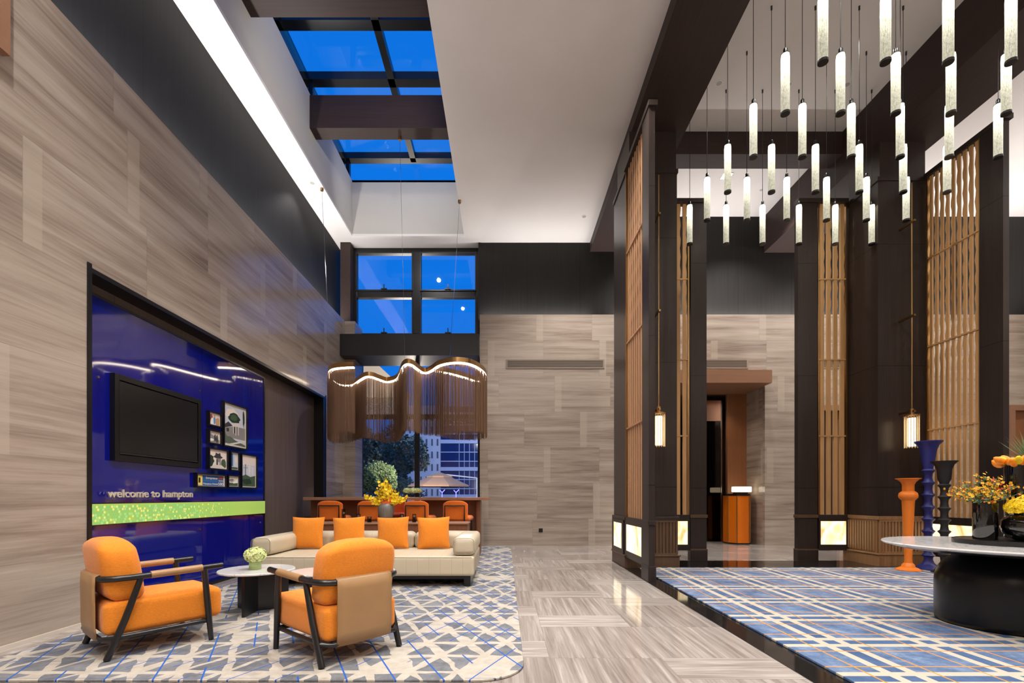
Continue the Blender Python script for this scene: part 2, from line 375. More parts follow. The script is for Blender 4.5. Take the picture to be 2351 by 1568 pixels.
M['chrome'] = plain('polished_steel', (190, 186, 182), .1, 1.0)
M['orange'] = fabric('orange_fabric', (222, 132, 38)); M['orange2'] = fabric('burnt_orange_fabric', (214, 104, 30))
M['tan'] = plain('tan_leather', (160, 124, 84), .42, var=.06, vs=(6, 6, 6))
M['marble'] = marble('white_marble'); M['blueglass'] = plain('blue_back_painted_glass', (8, 18, 128), .04, coat=1.0)
M['tv'] = plain('tv_screen_glass', (26, 26, 26), .25); M['wood_bar'] = wood('walnut_bar', (120, 78, 56), .4, 'z', amp=.1)
M['wood_top'] = wood('walnut_top', (150, 112, 90), .35, 'x', amp=.1); M['greyvase'] = plain('grey_ceramic', (112, 110, 104), .35)
M['glass'] = glass('clear_window_glass', (.97, .98, 1, 1)); M['smoke'] = glass('smoked_glass', (.42, .38, .38, 1))
M['led'] = emis('warm_led_strip', (255, 238, 214), 9); M['onyx'] = onyx('backlit_onyx', 1.2); M['crystal'] = crystal()
M['chain'] = plain('bronze_bead_chain', (124, 96, 76), .4, .5)
M['leaf'] = plain('green_leaf', (58, 84, 40), .6, var=.4, vs=(20, 20, 20)); M['leaf_dk'] = plain('dark_green_leaf', (34, 54, 30), .6, var=.4, vs=(9, 9, 9))
M['yellow'] = plain('yellow_petal', (240, 204, 18), .6, var=.2, vs=(30, 30, 30)); M['ypetal2'] = plain('amber_petal', (236, 172, 30), .6, var=.35, vs=(40, 40, 40))
M['coral'] = plain('orange_coral_petal', (216, 92, 32), .6, var=.25, vs=(40, 40, 40)); M['limeflower'] = plain('lime_white_petal', (214, 226, 160), .6, var=.2, vs=(60, 60, 60))
M['tulip'] = plain('orange_tulip_petal', (246, 140, 14), .5, var=.2, vs=(30, 30, 30))
M['rug_l'] = rug_lounge(); M['rug_r'] = rug_hall()
M['white'] = plain('white_plastic', (225, 225, 222), .5); M['lens'] = emis('downlight_lens', (255, 244, 225), 14)

def at(px, py, Y): return ((px-1160)/F*Y, Y, HC+(1140-py)/F*Y)
# ------------------------------------------------------------------ THE ROOM
ZC, ZH = 6.96, 7.56
XL, XLU = -3.60, -3.92
YB, YBU, YW = 10.84, 11.16, 11.40
# floor
struct('floor', MB().box(-4.2, 12.2, -4.2, 16.0, -.2, 0), M['floor'])
b = MB(); b.box(1.82, 6.72, -4.0, 8.27, .0, .004); struct('trim_1', b, M['granite'])
# left wall
b = MB(); b.box(XL-.10, XL, -4.2, 4.20, 0, 5.03).box(XL-.10, XL, 4.20, 9.70, 3.08, 5.03).box(XL-.10, XL, 9.70, YBU+.3, 0, 5.03)
b.box(XLU, XL-.10, -4.2, YBU+.3, 4.6, 4.8); struct('wall_left', b, M['stone_y'])
b = MB(); b.box(XLU-.1, XLU, -4.2, YBU+.4, 4.6, ZC+.05); struct('wall_left_upper', b, M['black_y'])
struct('wall_left_recess', MB().box(-3.90, -3.784, 4.1, 9.8, 0, 3.2), M['brown_panel'])
# black outline of the recess
b = MB()
b.box(-3.784, XL+.012, 9.66, 9.70, 0, 3.12).box(-3.784, XL+.012, 4.16, 4.20, 0, 3.12).box(-3.784, XL+.012, 4.20, 9.66, 3.045, 3.085)
b.box(-3.784, XL+.005, 9.56, 9.66, 0, 3.045).box(-3.784, -3.66, 4.20, 9.56, 0, .03)
struct('trim_2', b, M['blackframe'])
struct('baseboard_left', MB().box(XL, XL+.012, -4.2, 4.16, 0, .03), plain('pale_metal_skirting', (205, 196, 184), .3))
# back wall
b = MB(); b.box(-.57, 3.2, YB, YB+.10, 0, 5.18).box(3.2, 5.82, YB, YB+.10, 3.6, 5.18).box(5.82, 6.52, YB, YB+.1, 0, 5.18).box(6.52, 7.6, YB, YB+.1, 3.15, 5.18)
b.box(7.6, 11.3, YB, YB+.1, 0, 5.18).box(11.3, 12.2, YB, YB+.1, 3.15, 5.18)
b.box(-.57, 12.2, YB+.10, YBU, 4.7, 4.9)
b.box(-.57, -.47, YB+.10, YW, 0, 4.7)
b.box(XL, -3.37, YB, YW, 0, 5.03)
struct('wall_back', b, M['stone_x'])
b = MB(); b.box(-.57, 12.2, YBU, YBU+.1, 4.7, ZH+.05).box(-.62, -.57, YBU-.01, YW+.05, 4.7, ZC)
struct('wall_back_upper', b, M['black_x'])
struct('trim_3', MB().box(-3.80, -3.57, YBU-.02, YW+.05, 5.03, ZC), M['beam'])
struct('wall_right', MB().box(12.1, 12.3, -4.2, 11.3, 0, ZH+.1), M['stone_y'])
struct('wall_front', MB().box(-4.1, 12.3, -4.3, -4.1, 0, ZH+.1), M['stone_x'])
# ceilings
X0, X1, Y0, Y1 = -3.445, -.925, 4.2, 10.88
b = MB(); t = .05
b.box(XLU-.1, X0, -4.2, YW+.1, ZC, ZC+t).box(X1, 1.954, -4.2, YW+.1, ZC, ZC+t).box(X0, X1, Y1, YW+.1, ZC, ZC+t).box(X0, X1, -4.2, Y0, ZC, ZC+t)
struct('ceiling', b, M['ceil'])
struct('ceiling_hall', MB().box(2.787, 12.3, -4.2, 11.3, ZH, ZH+.05), M['ceil'])
zt = 8.20
b = MB(); b.box(X0-.05, X0, Y0, Y1, ZC+t, zt).box(X1, X1+.05, Y0, Y1, ZC+t, zt).box(X0-.05, X1+.05, Y1, Y1+.05, ZC+t, zt).box(X0-.05, X1+.05, Y0-.05, Y0, ZC+t, zt)
struct('wall_skylight', b, M['well'])
# beams
struct('trim_4', MB().box(1.954, 2.787, -4.2, YBU, 6.75, 7.62), M['beam'])
struct('trim_5', MB().box(5.97, 6.85, -4.2, YBU, 6.73, 7.62), M['beam'])
struct('trim_6', MB().box(2.787, 5.97, 8.557, 8.94, 7.16, 7.62), M['beam_x'])
struct('trim_7', MB().box(X0, X1, 8.515, 8.796, 7.59, 8.17), M['beam_x'])
struct('trim_8', MB().box(X0, X1, 6.25, 6.55, 7.59, 8.17), M['beam_x'])
struct('trim_9', MB().box(XL, -.569, 10.52, 11.38, 4.17, 4.64), M['blackframe'])
# skylight glazing
sk = MB(); zg = 8.72
for yy in (4.2, 5.2, 6.45, 7.72, 8.80, 10.84):
    sk.box(X0-.2, X1+.1, yy-.09, yy+.09, zg-.10, zg+.04)
sk.box(X0-.25, X0-.13, Y0, Y1+.1, zg-.10, zg+.04).box(-2.12, -2.00, Y0, Y1, zg-.10, zg+.04).box(X1+.0, X1+.12, Y0, Y1+.1, zg-.10, zg+.04)
for yy in (Y1+.02,):
    sk.box(X0-.2, X1+.1, yy-.02, yy+.04, 8.17, 8.22)
for yy in (4.2, 6.45, 8.8, 10.86):
    sk.box(X0-.12, X0-.04, yy-.05, yy+.05, 8.2, zg)
sk.box(X0-.12, X0-.04, Y0, Y1, 8.18, 8.25)
w2 = struct('window_2', sk, M['blackframe'])
g = MB(); g.box(X0-.2, X1+.1, Y0, Y1, zg, zg+.015); obj('pane', g, M['glass'], w2)
g = MB(); g.box(X0-.1, X1+.1, Y1+.02, Y1+.03, 8.22, zg-.1); obj('pane', g, M['glass'], w2)
g = MB(); g.box(X0-.09, X0-.08, Y0, Y1, 8.25, zg-.1); obj('pane', g, glass('clerestory_glass', (.9, .88, .75, 1)), w2)
# big window
fr = MB(); y0, y1 = YW, YW+.10
def ring(mb, xa, xb, za, zb, ya, yb, tx, tz):
    mb.box(xa, xa+tx, ya, yb, za, zb).box(xb-tx, xb, ya, yb, za, zb).box(xa+tx, xb-tx, ya, yb, za, za+tz).box(xa+tx, xb-tx, ya, yb, zb-tz, zb)
fr.box(-3.60, -.55, y0, y1, 4.21, 4.94)
fr.box(-3.60, -3.49, y0, y1, 4.94, 6.97).box(-2.20, -1.98, y0, y1, 4.94, 6.97).box(-.71, -.55, y0, y1, 4.94, 6.97)
fr.box(-3.49, -2.20, y0, y1, 6.82, 6.97).box(-1.98, -.71, y0, y1, 6.82, 6.97).box(-3.49, -2.20, y0, y1, 5.78, 5.97).box(-1.98, -.71, y0, y1, 5.78, 5.97)
fr.box(-3.42, -3.37+.0, y0, y1, 0, 4.21).box(-3.60, -3.47, y0, y1, 0, 4.21).box(-2.14, -2.03, y0, y1, 0, 4.21).box(-.65, -.55, y0, y1, 0, 4.21)
fr.box(-3.47, -2.14, y0, y1, 2.93, 3.04).box(-2.03, -.65, y0, y1, 2.93, 3.04).box(-3.47, -2.14, y0, y1, 0, .35).box(-2.03, -.65, y0, y1, 0, .35)
w1 = struct('window_1', fr, M['blackframe'], bevel=.008)
for (xa, xb) in ((-3.49, -2.20), (-1.98, -.71)):
    for (za, zb) in ((4.94, 5.78), (5.97, 6.82)):
        s = MB(); ring(s, xa-.03, xb+.03, za-.03, zb+.03, YW-.03, YW, .03, .03); f2 = obj('window_frame', s, M['blackmetal'], w1)
        obj('pane', MB().box(xa, xb, YW+.02, YW+.03, za, zb), M['glass'], f2)
        h = MB(); xm = (xa+xb)/2; h.box(xm-.07, xm+.07, YW-.06, YW-.03, za-.005, za+.02).box(xm-.01, xm+.012, YW-.07, YW-.05, za+.02, za+.11); obj('window_handle', h, M['blackmetal'], f2)
for (xa, xb) in ((-3.47, -2.14), (-2.03, -.65)):
    for (za, zb) in ((.35, 2.93), (3.04, 4.21)):
        obj('pane', MB().box(xa, xb, YW+.02, YW+.03, za, zb), M['glass'], w1)

# lift lobby opening and doors in the back wall
b = MB(); b.box(3.1, 5.79, 10.49, YB, 3.57, 3.85).box(3.1, 5.82, YB, 11.7, 3.57, 3.62); struct('trim_10', b, M['portal'])
struct('wall_lobby_side', MB().box(5.82, 5.92, YB+.1, 11.70, 0, 3.57), M['stone_y'])
struct('wall_lobby_back', MB().box(5.36, 5.92, 11.66, 11.76, 0, 3.57), M['portal_z'])
b = MB(); b.box(2.6, 5.4, 15.0, 15.1, 0, 3.57).box(2.6, 2.7, YB+.1, 15, 0, 3.57).box(5.40, 5.5, 11.8, 15, 0, 3.57).box(2.6, 3.2, YB+.1, YB+.2, 0, 3.57)
struct('wall_lobby', b, M['darkroom'])
struct('ceiling_lobby', MB().box(2.6, 5.5, 11.7, 15.1, 3.57, 3.6), plain('dark_lobby_ceiling', (90, 66, 56), .4))
lm = thing('mirror_pillar', 'tall narrow smoked mirror pillar with steel edges behind the orange podium', 'mirror pillar', (5.1, 11.9, 0))
obj('mirror_face', MB().box(4.92, 5.28, 11.85, 12.0, 0, 3.45), M['mirror'], lm)
obj('reflection_plate', MB().box(4.93, 5.27, 11.83, 11.85, 2.95, 3.45), plain('rose_reflection', (200, 160, 140), .2, 1.0), lm); obj('steel_edge', MB().box(4.90, 4.92, 11.83, 12.0, 0, 3.45), M['chrome'], lm); obj('steel_edge', MB().box(5.28, 5.31, 11.83, 12.0, 0, 3.45), M['chrome'], lm)  # head plate added to imitate lights reflected in the mirror
d = MB(); d.box(4.15, 4.85, 14.9, 15.0, 0, 2.6); struct('door_1', d, plain('bronze_lift_door', (74, 44, 36), .35, .3))
for i, (xa, xb) in enumerate(((6.52, 7.6), (11.3, 12.1))):
    d = MB(); d.box(xa, xa+.12, YB-.02, YB+.1, 0, 3.15).box(xb-.12, xb, YB-.02, YB+.1, 0, 3.15).box(xa+.12, xb-.12, YB-.02, YB+.1, 3.03, 3.15)
    o = struct('door_%d' % (i+2), d, M['portal'])
    obj('door_leaf', MB().box(xa+.12, xb-.12, YB+.08, YB+.13, 0, 3.03), M['portal_z'] if i else M['darkroom'], o)
# air vents
def vent(xa, xb, z0, z1, label):
    v = thing('air_vent', label, 'air vent', ((xa+xb)/2, YB, z0), group='linear air vents in the stone end wall')
    f = MB(); ring(f, xa, xb, z0, z1, YB-.012, YB, .03, .02); obj('vent_frame', f, plain('beige_vent_metal', (150, 138, 126), .5), v)
    s = MB(); n = 7
    for i in range(n):
        zz = z0+.02+(z1-z0-.04)*(i+.5)/n; s.box(xa+.03, xb-.03, YB-.010, YB-.004, zz-.008, zz+.006)
    obj('vent_slat', s, plain('vent_slat_metal', (128, 116, 106), .5), v)
    obj('vent_back', MB().box(xa+.03, xb-.03, YB-.003, YB-.001, z0+.02, z1-.02), M['darkroom'], v)
z0, z1 = HC+294/F*YB, HC+315/F*YB
vent(.02, 2.22, z0, z1, 'long beige linear air vent in the open stone wall beside the window')
vent(4.0, 5.44, z0, z1, 'linear air vent over the brown lobby canopy')
vent(6.52, 8.9, z0, z1, 'linear air vent over the doorway behind the hall screens')
so = thing('wall_socket', 'small black socket low on the stone end wall', 'socket', (.79, YB, .34))
obj('socket_plate', MB().box(.75, .84, YB-.015, YB, .30, .39), M['blackmetal'], so, bevel=.004); obj('socket_insert', MB().box(.77, .82, YB-.018, YB-.015, .32, .37), M['blackframe'], so)
# wooden bulkhead at the near end of the left wall
struct('trim_11', MB().box(XL, XL+.06, -1.0, 3.46, 4.25, 5.03), M['portal'])

# ------------------------------------------------------------------ COLUMNS AND LATTICE SCREENS
def fluted(x0, x1, y, z0, z1, n, face='front'):
    m = MB(); m.box(x0, x1, y, y+.012, z0, z1)
    ring(m, x0, x1, z0, z1, y-.02, y, .03, .03)
    w_ = (x1-x0-.06)/n
    for i in range(n): m.box(x0+.03+w_*i+w_*.18, x0+.03+w_*(i+1)-w_*.18, y-.015, y, z0+.03, z1-.03)
    return m
def column(x0, x1, y0, y1, ztop, label, bron, side=None):
    t = thing('column', label, 'column', ((x0+x1)/2, (y0+y1)/2, 0))
    obj('shaft', MB().box(x0, x1, y0, y1, .18, 6.12), M['column'], t)
    obj('shaft_head', MB().box(x0+.06, x1-.0, y0+.04, y1, 6.12, ztop), M['column'], t)
    obj('cap_moulding', MB().box(x0-.015, x1+.015, y0-.015, y1+.015, 6.08, 6.14), M['column'], t)
    m = MB(); m.box(x0-.03, x1+.03, y0-.04, y1+.02, 0, .18).box(x0-.045, x1+.045, y0-.055, y1+.02, .18, .205); obj('plinth', m, bron, t, bevel=.006)
    obj('waist_moulding', MB().box(x0-.03, x1+.03, y0-.045, y1+.02, .735, .79), M['column'] if not side else bron, t, bevel=.006)
    obj('fluted_panel', fluted(x0, x1, y0-.02, .205, .735, 14), bron, t)
    return t
cL = column(1.86, 2.645, 7.45, 8.27, 6.75, 'dark wood-clad column standing at the corner of the stone aisle', M['bronze_dark'])
o = obj('onyx_panel', MB().box(1.835, 1.858, 7.60, 8.18, .28, .68), M['onyx'], cL)
m = MB(); m.box(1.825, 1.86, 7.50, 7.60, .205, .735).box(1.825, 1.86, 8.18, 8.27, .205, .735).box(1.825, 1.86, 7.60, 8.18, .205, .28).box(1.825, 1.86, 7.60, 8.18, .68, .735); obj('light_frame', m, M['column'], cL)
cR = column(5.88, 6.66, 7.63, 8.36, 6.73, 'dark wood-clad column with fluted bronze base beside the tall candlesticks', M['bronze'], True)
m = MB(); ny = 12
m.box(5.868, 5.88, 7.63, 8.36, .205, .735)
for i in range(ny):
    ww = (8.36-7.63-.06)/ny; m.box(5.85, 5.868, 7.66+ww*i+ww*.2, 7.66+ww*(i+1)-ww*.2, .235, .705)
obj('fluted_panel', m, M['bronze'], cR)

def slat_mesh(p0, axis, wdt, dep, z0, z1, ph, wavy, zwav, amp=.012):
    """a vertical slat with a scalloped edge; axis: the direction of its width"""
    m = MB(); n = 70 if wavy else 1; vs = []
    for i in range(n+1):
        z = z0+(z1-z0)*i/n; k = 1 if z > zwav else 0
        a = amp*k*math.sin(z*23+ph); 
        for (s, d) in ((-1, -1), (1, -1), (1, 1), (-1, 1)):
            uu = s*wdt/2+(a if s > 0 else 0); dd = d*dep/2
            vs.append((p0[0]+uu, p0[1]+dd, z) if axis == 'x' else (p0[0]+dd, p0[1]+uu, z))
    fs = []
    for i in range(n):
        for j in range(4): fs.append((i*4+j, i*4+(j+1) % 4, i*4+4+(j+1) % 4, i*4+4+j))
    fs += [(3, 2, 1, 0), (n*4, n*4+1, n*4+2, n*4+3)]
    return m.add(vs, fs)

def side_screen(name, label, x, xi, ynear, ya, yb, mat, nsl, inner):
    """screen lying along the hall; x = lattice plane, post from ynear to ya, lattice ya..yb"""
    xa, xb = sorted((x, xi))
    t = thing(name, label, 'lattice screen', ((xa+xb)/2, (ynear+yb)/2, 0))
    obj('post', MB().box(xa, xb, ynear, ya, .18, 6.10), M['column'], t)
    obj('post_plinth', MB().box(xa-.012, xb+.012, ynear-.015, ya+.005, 0, .18), M['column'], t, bevel=.004)
    for za_, zb_ in ((.735, .79), (.18, .205)): obj('post_moulding', MB().box(xa-.012, xb+.012, ynear-.015, ya+.005, za_, zb_), M['column'], t, bevel=.004)
    m = MB(); m.box(xa-.012, xb+.03, ynear-.03, yb+.02, 6.10, 6.17); obj('head_rail', m, M['column'], t, bevel=.004)
    xm = (xa+xb)/2
    for ye in (ya, yb-.02): obj('lattice_edge', MB().box(xm-.03, xm+.03, ye, ye+.02, .79, 6.10), M['brass'], t)
    m = MB(); m.box(xa, xb, ya, yb, .735, .79).box(xa, xb, ya, yb, .18, .24); m.box(xa, xb, ya, ya+.04, .24, .735).box(xa, xb, yb-.04, yb, .24, .735).box(xa, xb, ya+.04, yb-.04, .24, .28).box(xa, xb, ya+.04, yb-.04, .68, .735)
    lb = obj('light_box', m, M['column'], t)
    obj('onyx_panel', MB().box(xa+.012, xb-.012, ya+.04, yb-.04, .28, .68), M['onyx'], lb)
    wd = (yb-ya-.04)/nsl
    for i in range(nsl):
        obj('slat', slat_mesh((xm, ya+.02+wd*(i+.5), 0), 'y', wd*(.54 if inner else .42), (.02 if inner else .012), .79, 6.10, i*.5, True, 3.0 if inner else 3.6, .010), mat, t)
    for zz in (2.14, 3.45, 4.83):
        obj('cross_rail', MB().box(xm-.019, xm+.019, ya+.02, yb-.02, zz-.012, zz+.012), mat, t)
    return t
side_screen('lattice_screen', 'tan wooden lattice screen along the stone aisle with lit onyx base', 1.84, 1.92, 6.20, 6.50, 7.44, M['slat_l'], 8, False)
side_screen('lattice_screen', 'wide gold wooden lattice screen behind the blue and black candlesticks', 6.60, 6.68, 6.41, 6.73, 7.60, M['slat'], 9, True)

def back_screen(xs, px0, px1, lx0, lx1, label, nsl):
    y0, y1 = 8.26, 8.36
    t = thing('lattice_screen', label, 'lattice screen', ((min(px0, lx0)+max(px1, lx1))/2, 8.31, 0))
    obj('post', MB().box(px0, px1, y0, y1, .18, 6.12), M['column'], t)
    obj('post_plinth', MB().box(px0-.012, px1+.012, y0-.015, y1+.01, 0, .18), M['column'], t, bevel=.004)
    for za_, zb_ in ((.735, .79), (.18, .205)): obj('post_moulding', MB().box(px0-.015, px1+.015, y0-.015, y1+.01, za_, zb_), M['bronze_dark'], t, bevel=.004)
    a, c = min(px0, lx0), max(px1, lx1)
    obj('head_rail', MB().box(a, c, y0-.02, y1+.02, 6.12, 6.19), M['column'], t, bevel=.004)
    m = MB(); m.box(lx0, lx1, y0, y1, .735, .79).box(lx0, lx1, y0, y1, .18, .28).box(lx0, lx0+.03, y0, y1, .28, .735).box(lx1-.03, lx1, y0, y1, .28, .735).box(lx0+.03, lx1-.03, y0, y1, .68, .735)
    lb = obj('light_box', m, M['column'], t)
    obj('onyx_panel', MB().box(lx0+.03, lx1-.03, y0+.012, y1-.012, .28, .68), M['onyx'], lb)
    for xe in (lx0, lx1-.02): obj('lattice_edge', MB().box(xe, xe+.02, y0+.02, y0+.08, .79, 6.12), M['brass'], t)
    wd = (lx1-lx0-.04)/nsl
    for i in range(nsl):
        obj('slat', slat_mesh((lx0+.02+wd*(i+.5), y0+.05, 0), 'x', wd*.58, .03, .79, 6.12, i*.5, True, 4.2, .008), M['slat'], t)
    for zz in (2.14, 3.45, 4.83):
        obj('cross_rail', MB().box(lx0+.02, lx1-.02, y0+.03, y0+.07, zz-.012, zz+.012), M['slat'], t)
back_screen(0, 3.17, 3.44, 2.69, 3.15, 'narrow gold lattice screen beside the lobby opening, joined to the aisle column', 4)
back_screen(0, 5.00, 5.33, 5.36, 5.86, 'gold lattice screen with a square onyx light joined to the fluted column', 4)

# ------------------------------------------------------------------ BLUE WALL
XB = -3.75
bw = thing('glass_panel', 'glossy royal blue glass wall panel set in the stone recess', 'wall panel', (XB, 5.8, 0))
def wy(px, X): return abs(X)*F/(1160-px)
def wz(px, py, X): return HC+(1140-py)/(1160-px)*abs(X)
obj('glass_sheet', MB().box(XB-.02, XB, 4.22, 5.985, .02, 2.93), M['blueglass'], bw); obj('glass_sheet', MB().box(XB-.02, XB, 5.989, 7.50, .02, 2.93), M['blueglass'], bw)
m = MB(); m.box(-3.784, XB+.008, 7.50, 7.53, .02, 2.955).box(-3.784, XB+.008, 4.2, 7.50, 2.93, 2.955); obj('edge_trim', m, M['blackmetal'], bw)
for (yy, zz) in ((4.45, 2.2), (5.93, 2.4), (7.42, 2.8), (7.42, .70), (5.93, .70)):
    obj('fixing_stud', MB().cyl((XB, yy, zz), (XB+.01, yy, zz), .012), M['chrome'], bw)
# green light strip with hexagons
gs = thing('light_strip', 'glowing lime green strip of hexagons across the blue panel', 'light panel', (XB+.01, 5.8, .834))
obj('strip_box', MB().box(XB, XB+.028, 4.25, 7.50, .834, 1.04), M['blackmetal'], gs)
kk = NT('lime_backlit_sheet'); x, y, z = kk.xyz(); kk.base(lin((120, 150, 60))); kk.b.inputs['Emission Color'].default_value = lin((152, 182, 92)); kk.b.inputs['Emission Strength'].default_value = .72; kk.rough(.15)
m = MB(); xs = XB+.03; m.box(XB+.028, xs, 4.27, 7.49, .842, 1.032)
HX = .0155; row = 0; zz = .855
while zz < 1.025:
    yy = 4.29+(HX*.92 if row % 2 else 0)
    while yy < 6.75:
        far = (yy-5.6)/1.15; keep = .93 if far < 0 else .93*(1-far)**1.3
        if random.random() < keep:
            r = HX*.86*(1 if far < 0 else 1-.35*max(0, far)); q = random.random(); mi = 1 if q < .62 else (2 if q < .85 else 3)
            vs = [(xs+.0006, yy+r*math.sin(PI/3*i), zz+r*math.cos(PI/3*i)) for i in range(6)]
            m.add(vs, [(0, 1, 2, 3, 4, 5)], mi)
        yy += HX*1.84
    zz += HX*1.6; row += 1
hexm = [kk.mat, emis('hexagon_green', (146, 205, 112), .85), emis('hexagon_mint', (168, 222, 140), .9), emis('hexagon_yellow', (232, 226, 120), .95)]
obj('hexagon_sheet', m, hexm, gs)
# lettering
def text_mesh(s, size, depth, width=None, bold=.0):
    cu = bpy.data.curves.new('lettering', 'FONT'); cu.body = s; cu.size = size; cu.extrude = depth; cu.offset = bold; cu.resolution_u = 3
    ob = bpy.data.objects.new('lettering', cu); COL.objects.link(ob)
    dg = bpy.context.evaluated_depsgraph_get(); dg.update()
    me = bpy.data.meshes.new_from_object(ob.evaluated_get(dg)); vs = [tuple(v.co) for v in me.vertices]; fs = [tuple(p.vertices) for p in me.polygons]
    bpy.data.objects.remove(ob); bpy.data.curves.remove(cu)
    if width:
        a = min(v[0] for v in vs); c = max(v[0] for v in vs); k = width/(c-a); vs = [((v[0]-a)*k, v[1], v[2]) for v in vs]
    return vs, fs
def wall_text(s, X, ya, yb, zb, size, depth, mat, name, parent=None, bold=0):
    vs, fs = text_mesh(s, size, depth, yb-ya, bold); m = MB(); m.add([(X+v[2], ya+v[0], zb+v[1]) for v in vs], fs); return obj(name, m, mat, parent)
ya, yb = wy(246, -3.70), wy(442, -3.70)
tag(wall_text('welcome to hampton', -3.70, ya, yb, 1.094, .108, .007, plain('polished_letter_steel', (222, 212, 190), .35, .3), 'lettering_sign', bold=.0012), 'polished metal letters reading welcome to hampton on the blue panel', 'sign')
# television
tv = thing('television', 'large black flat television in a deep black surround', 'television', (-3.68, 5.12, 1.43))
TX = -3.70; ty0, ty1 = wy(264, TX), wy(463, TX); tz0, tz1 = 1.443, 2.276
m = MB(); fw = .055
m.box(XB, TX, ty0, ty0+fw, tz0, tz1).box(XB, TX, ty1-fw, ty1, tz0, tz1).box(XB, TX, ty0+fw, ty1-fw, tz0, tz0+fw).box(XB, TX, ty0+fw, ty1-fw, tz1-fw, tz1).box(XB, XB+.005, ty0+fw, ty1-fw, tz0+fw, tz1-fw)
obj('surround', m, M['blackframe'], tv, bevel=.003)
bz = obj('bezel', MB().box(XB+.005, TX-.012, ty0+.06, ty1-.06, tz0+.068, tz1-.06), M['blackmetal'], tv, bevel=.004)
obj('screen', MB().box(TX-.012, TX-.010, ty0+.068, ty1-.068, tz0+.088, tz1-.068), M['tv'], tv)
obj('screen_trim', MB().box(TX-.012, TX-.006, ty0+.07, ty1-.07, tz0+.07, tz0+.08), plain('screen_lower_edge', (60, 60, 62), .2, .5), bz)
# pictures
PC = {n: plain('print_'+n, c, .6) for n, c in dict(sky=(196, 200, 214), cloud=(226, 214, 208), green=(64, 88, 62), dkgreen=(30, 52, 34), grey=(134, 132, 130), dark=(54, 54, 58), pale=(214, 206, 198), water=(84, 98, 84), tan=(188, 150, 108), blue=(88, 140, 196), yellow=(240, 214, 108), mid=(30, 86, 150), red=(150, 70, 62), skin=(196, 150, 124), white=(238, 236, 232)).items()}
PN = list(PC); PM = list(PC.values())
def pic(label, x1, y1t, y1b, x2, shapes, extra=None):
    X = -3.705; ya, yb = wy(x1, X), wy(x2, X); z1, z0 = wz(x1, y1t, X), wz(x1, y1b, X)
    t = thing('picture_frame', label, 'framed picture', (X, (ya+yb)/2, z0), group='framed pictures on the blue panel'); w_ = .017
    m = MB(); m.box(XB+.001, X, ya, ya+w_, z0, z1).box(XB+.001, X, yb-w_, yb, z0, z1).box(XB+.001, X, ya+w_, yb-w_, z0, z0+w_).box(XB+.001, X, ya+w_, yb-w_, z1-w_, z1)
    obj('frame', m, M['blackframe'], t)
    ya += w_; yb -= w_; z0 += w_; z1 -= w_
    m = MB(); m.box(X-.03, X-.02, ya, yb, z0, z1, PN.index('pale'))
    for i, (c, pts) in enumerate(shapes):
        p = [(X-.0198+i*.0002, ya+(yb-ya)*u, z0+(z1-z0)*v) for u, v in pts]; m.add(p, [tuple(range(len(p)))], PN.index(c))
    obj('photograph', m, PM, t)
    if extra: extra(t, X-.017, ya, yb, z0, z1)
    return t
R = lambda a, b_, c, d: [(a, b_), (c, b_), (c, d), (a, d)]
def blob(cx, cy, rx, ry, n=14, j=.2, seed=1):
    q = random.Random(seed); return [(cx+rx*math.cos(2*PI*i/n)*(1+q.uniform(-j, j)), cy+ry*math.sin(2*PI*i/n)*(1+q.uniform(-j, j))) for i in range(n)]
pic('small framed photo of a group of people', 481, 942, 976, 510.5, [('cloud', R(.05, .05, .95, .95)), ('tan', R(.6, .05, .93, .6)), ('red', blob(.2, .55, .14, .38)), ('white', blob(.3, .3, .14, .3, seed=2)), ('blue', blob(.5, .4, .09, .34, seed=3)), ('skin', blob(.5, .78, .07, .1, 10, .1)), ('tan', blob(.78, .4, .12, .3, seed=5))])
pic('tall framed photo of an old house with a green tree', 515, 919.5, 1024, 569.5, [('sky', R(.05, .04, .95, .97)), ('cloud', blob(.35, .78, .3, .13, seed=4)), ('grey', [(.05, .42), (.5, .5), (.95, .5), (.95, .2), (.05, .2)]), ('dark', [(.05, .5), (.2, .58), (.34, .52), (.4, .5), (.05, .42)]), ('pale', [(.34, .52), (.55, .60), (.72, .56), (.66, .52), (.40, .49)]), ('dkgreen', blob(.46, .69, .25, .12, 18, .18, 6)), ('green', blob(.44, .70, .16, .08, 14, .2, 7)), ('dkgreen', blob(.88, .75, .06, .2, 14, .35, 8)), ('pale', R(.40, .32, .43, .5)), ('pale', R(.50, .28, .53, .52)), ('pale', R(.62, .3, .65, .52)), ('dark', R(.44, .33, .49, .48)), ('dark', R(.12, .34, .22, .42)), ('water', [(.05, .06), (.05, .3), (.5, .16), (.95, .08), (.95, .04)]), ('pale', [(.2, .05), (.95, .2), (.95, .16), (.35, .04)]), ('grey', blob(.2, .28, .12, .05, seed=9))])
pic('small framed photo of grey stone figures', 481, 984.5, 1017.5, 510.5, [('pale', R(.05, .05, .95, .95)), ('grey', [(.05, .05), (.05, .85), (.5, .6), (.95, .3), (.95, .05)]), ('dark', blob(.55, .45, .08, .33, seed=3)), ('dark', blob(.72, .4, .1, .36, seed=4)), ('white', blob(.25, .25, .18, .12, seed=5))])
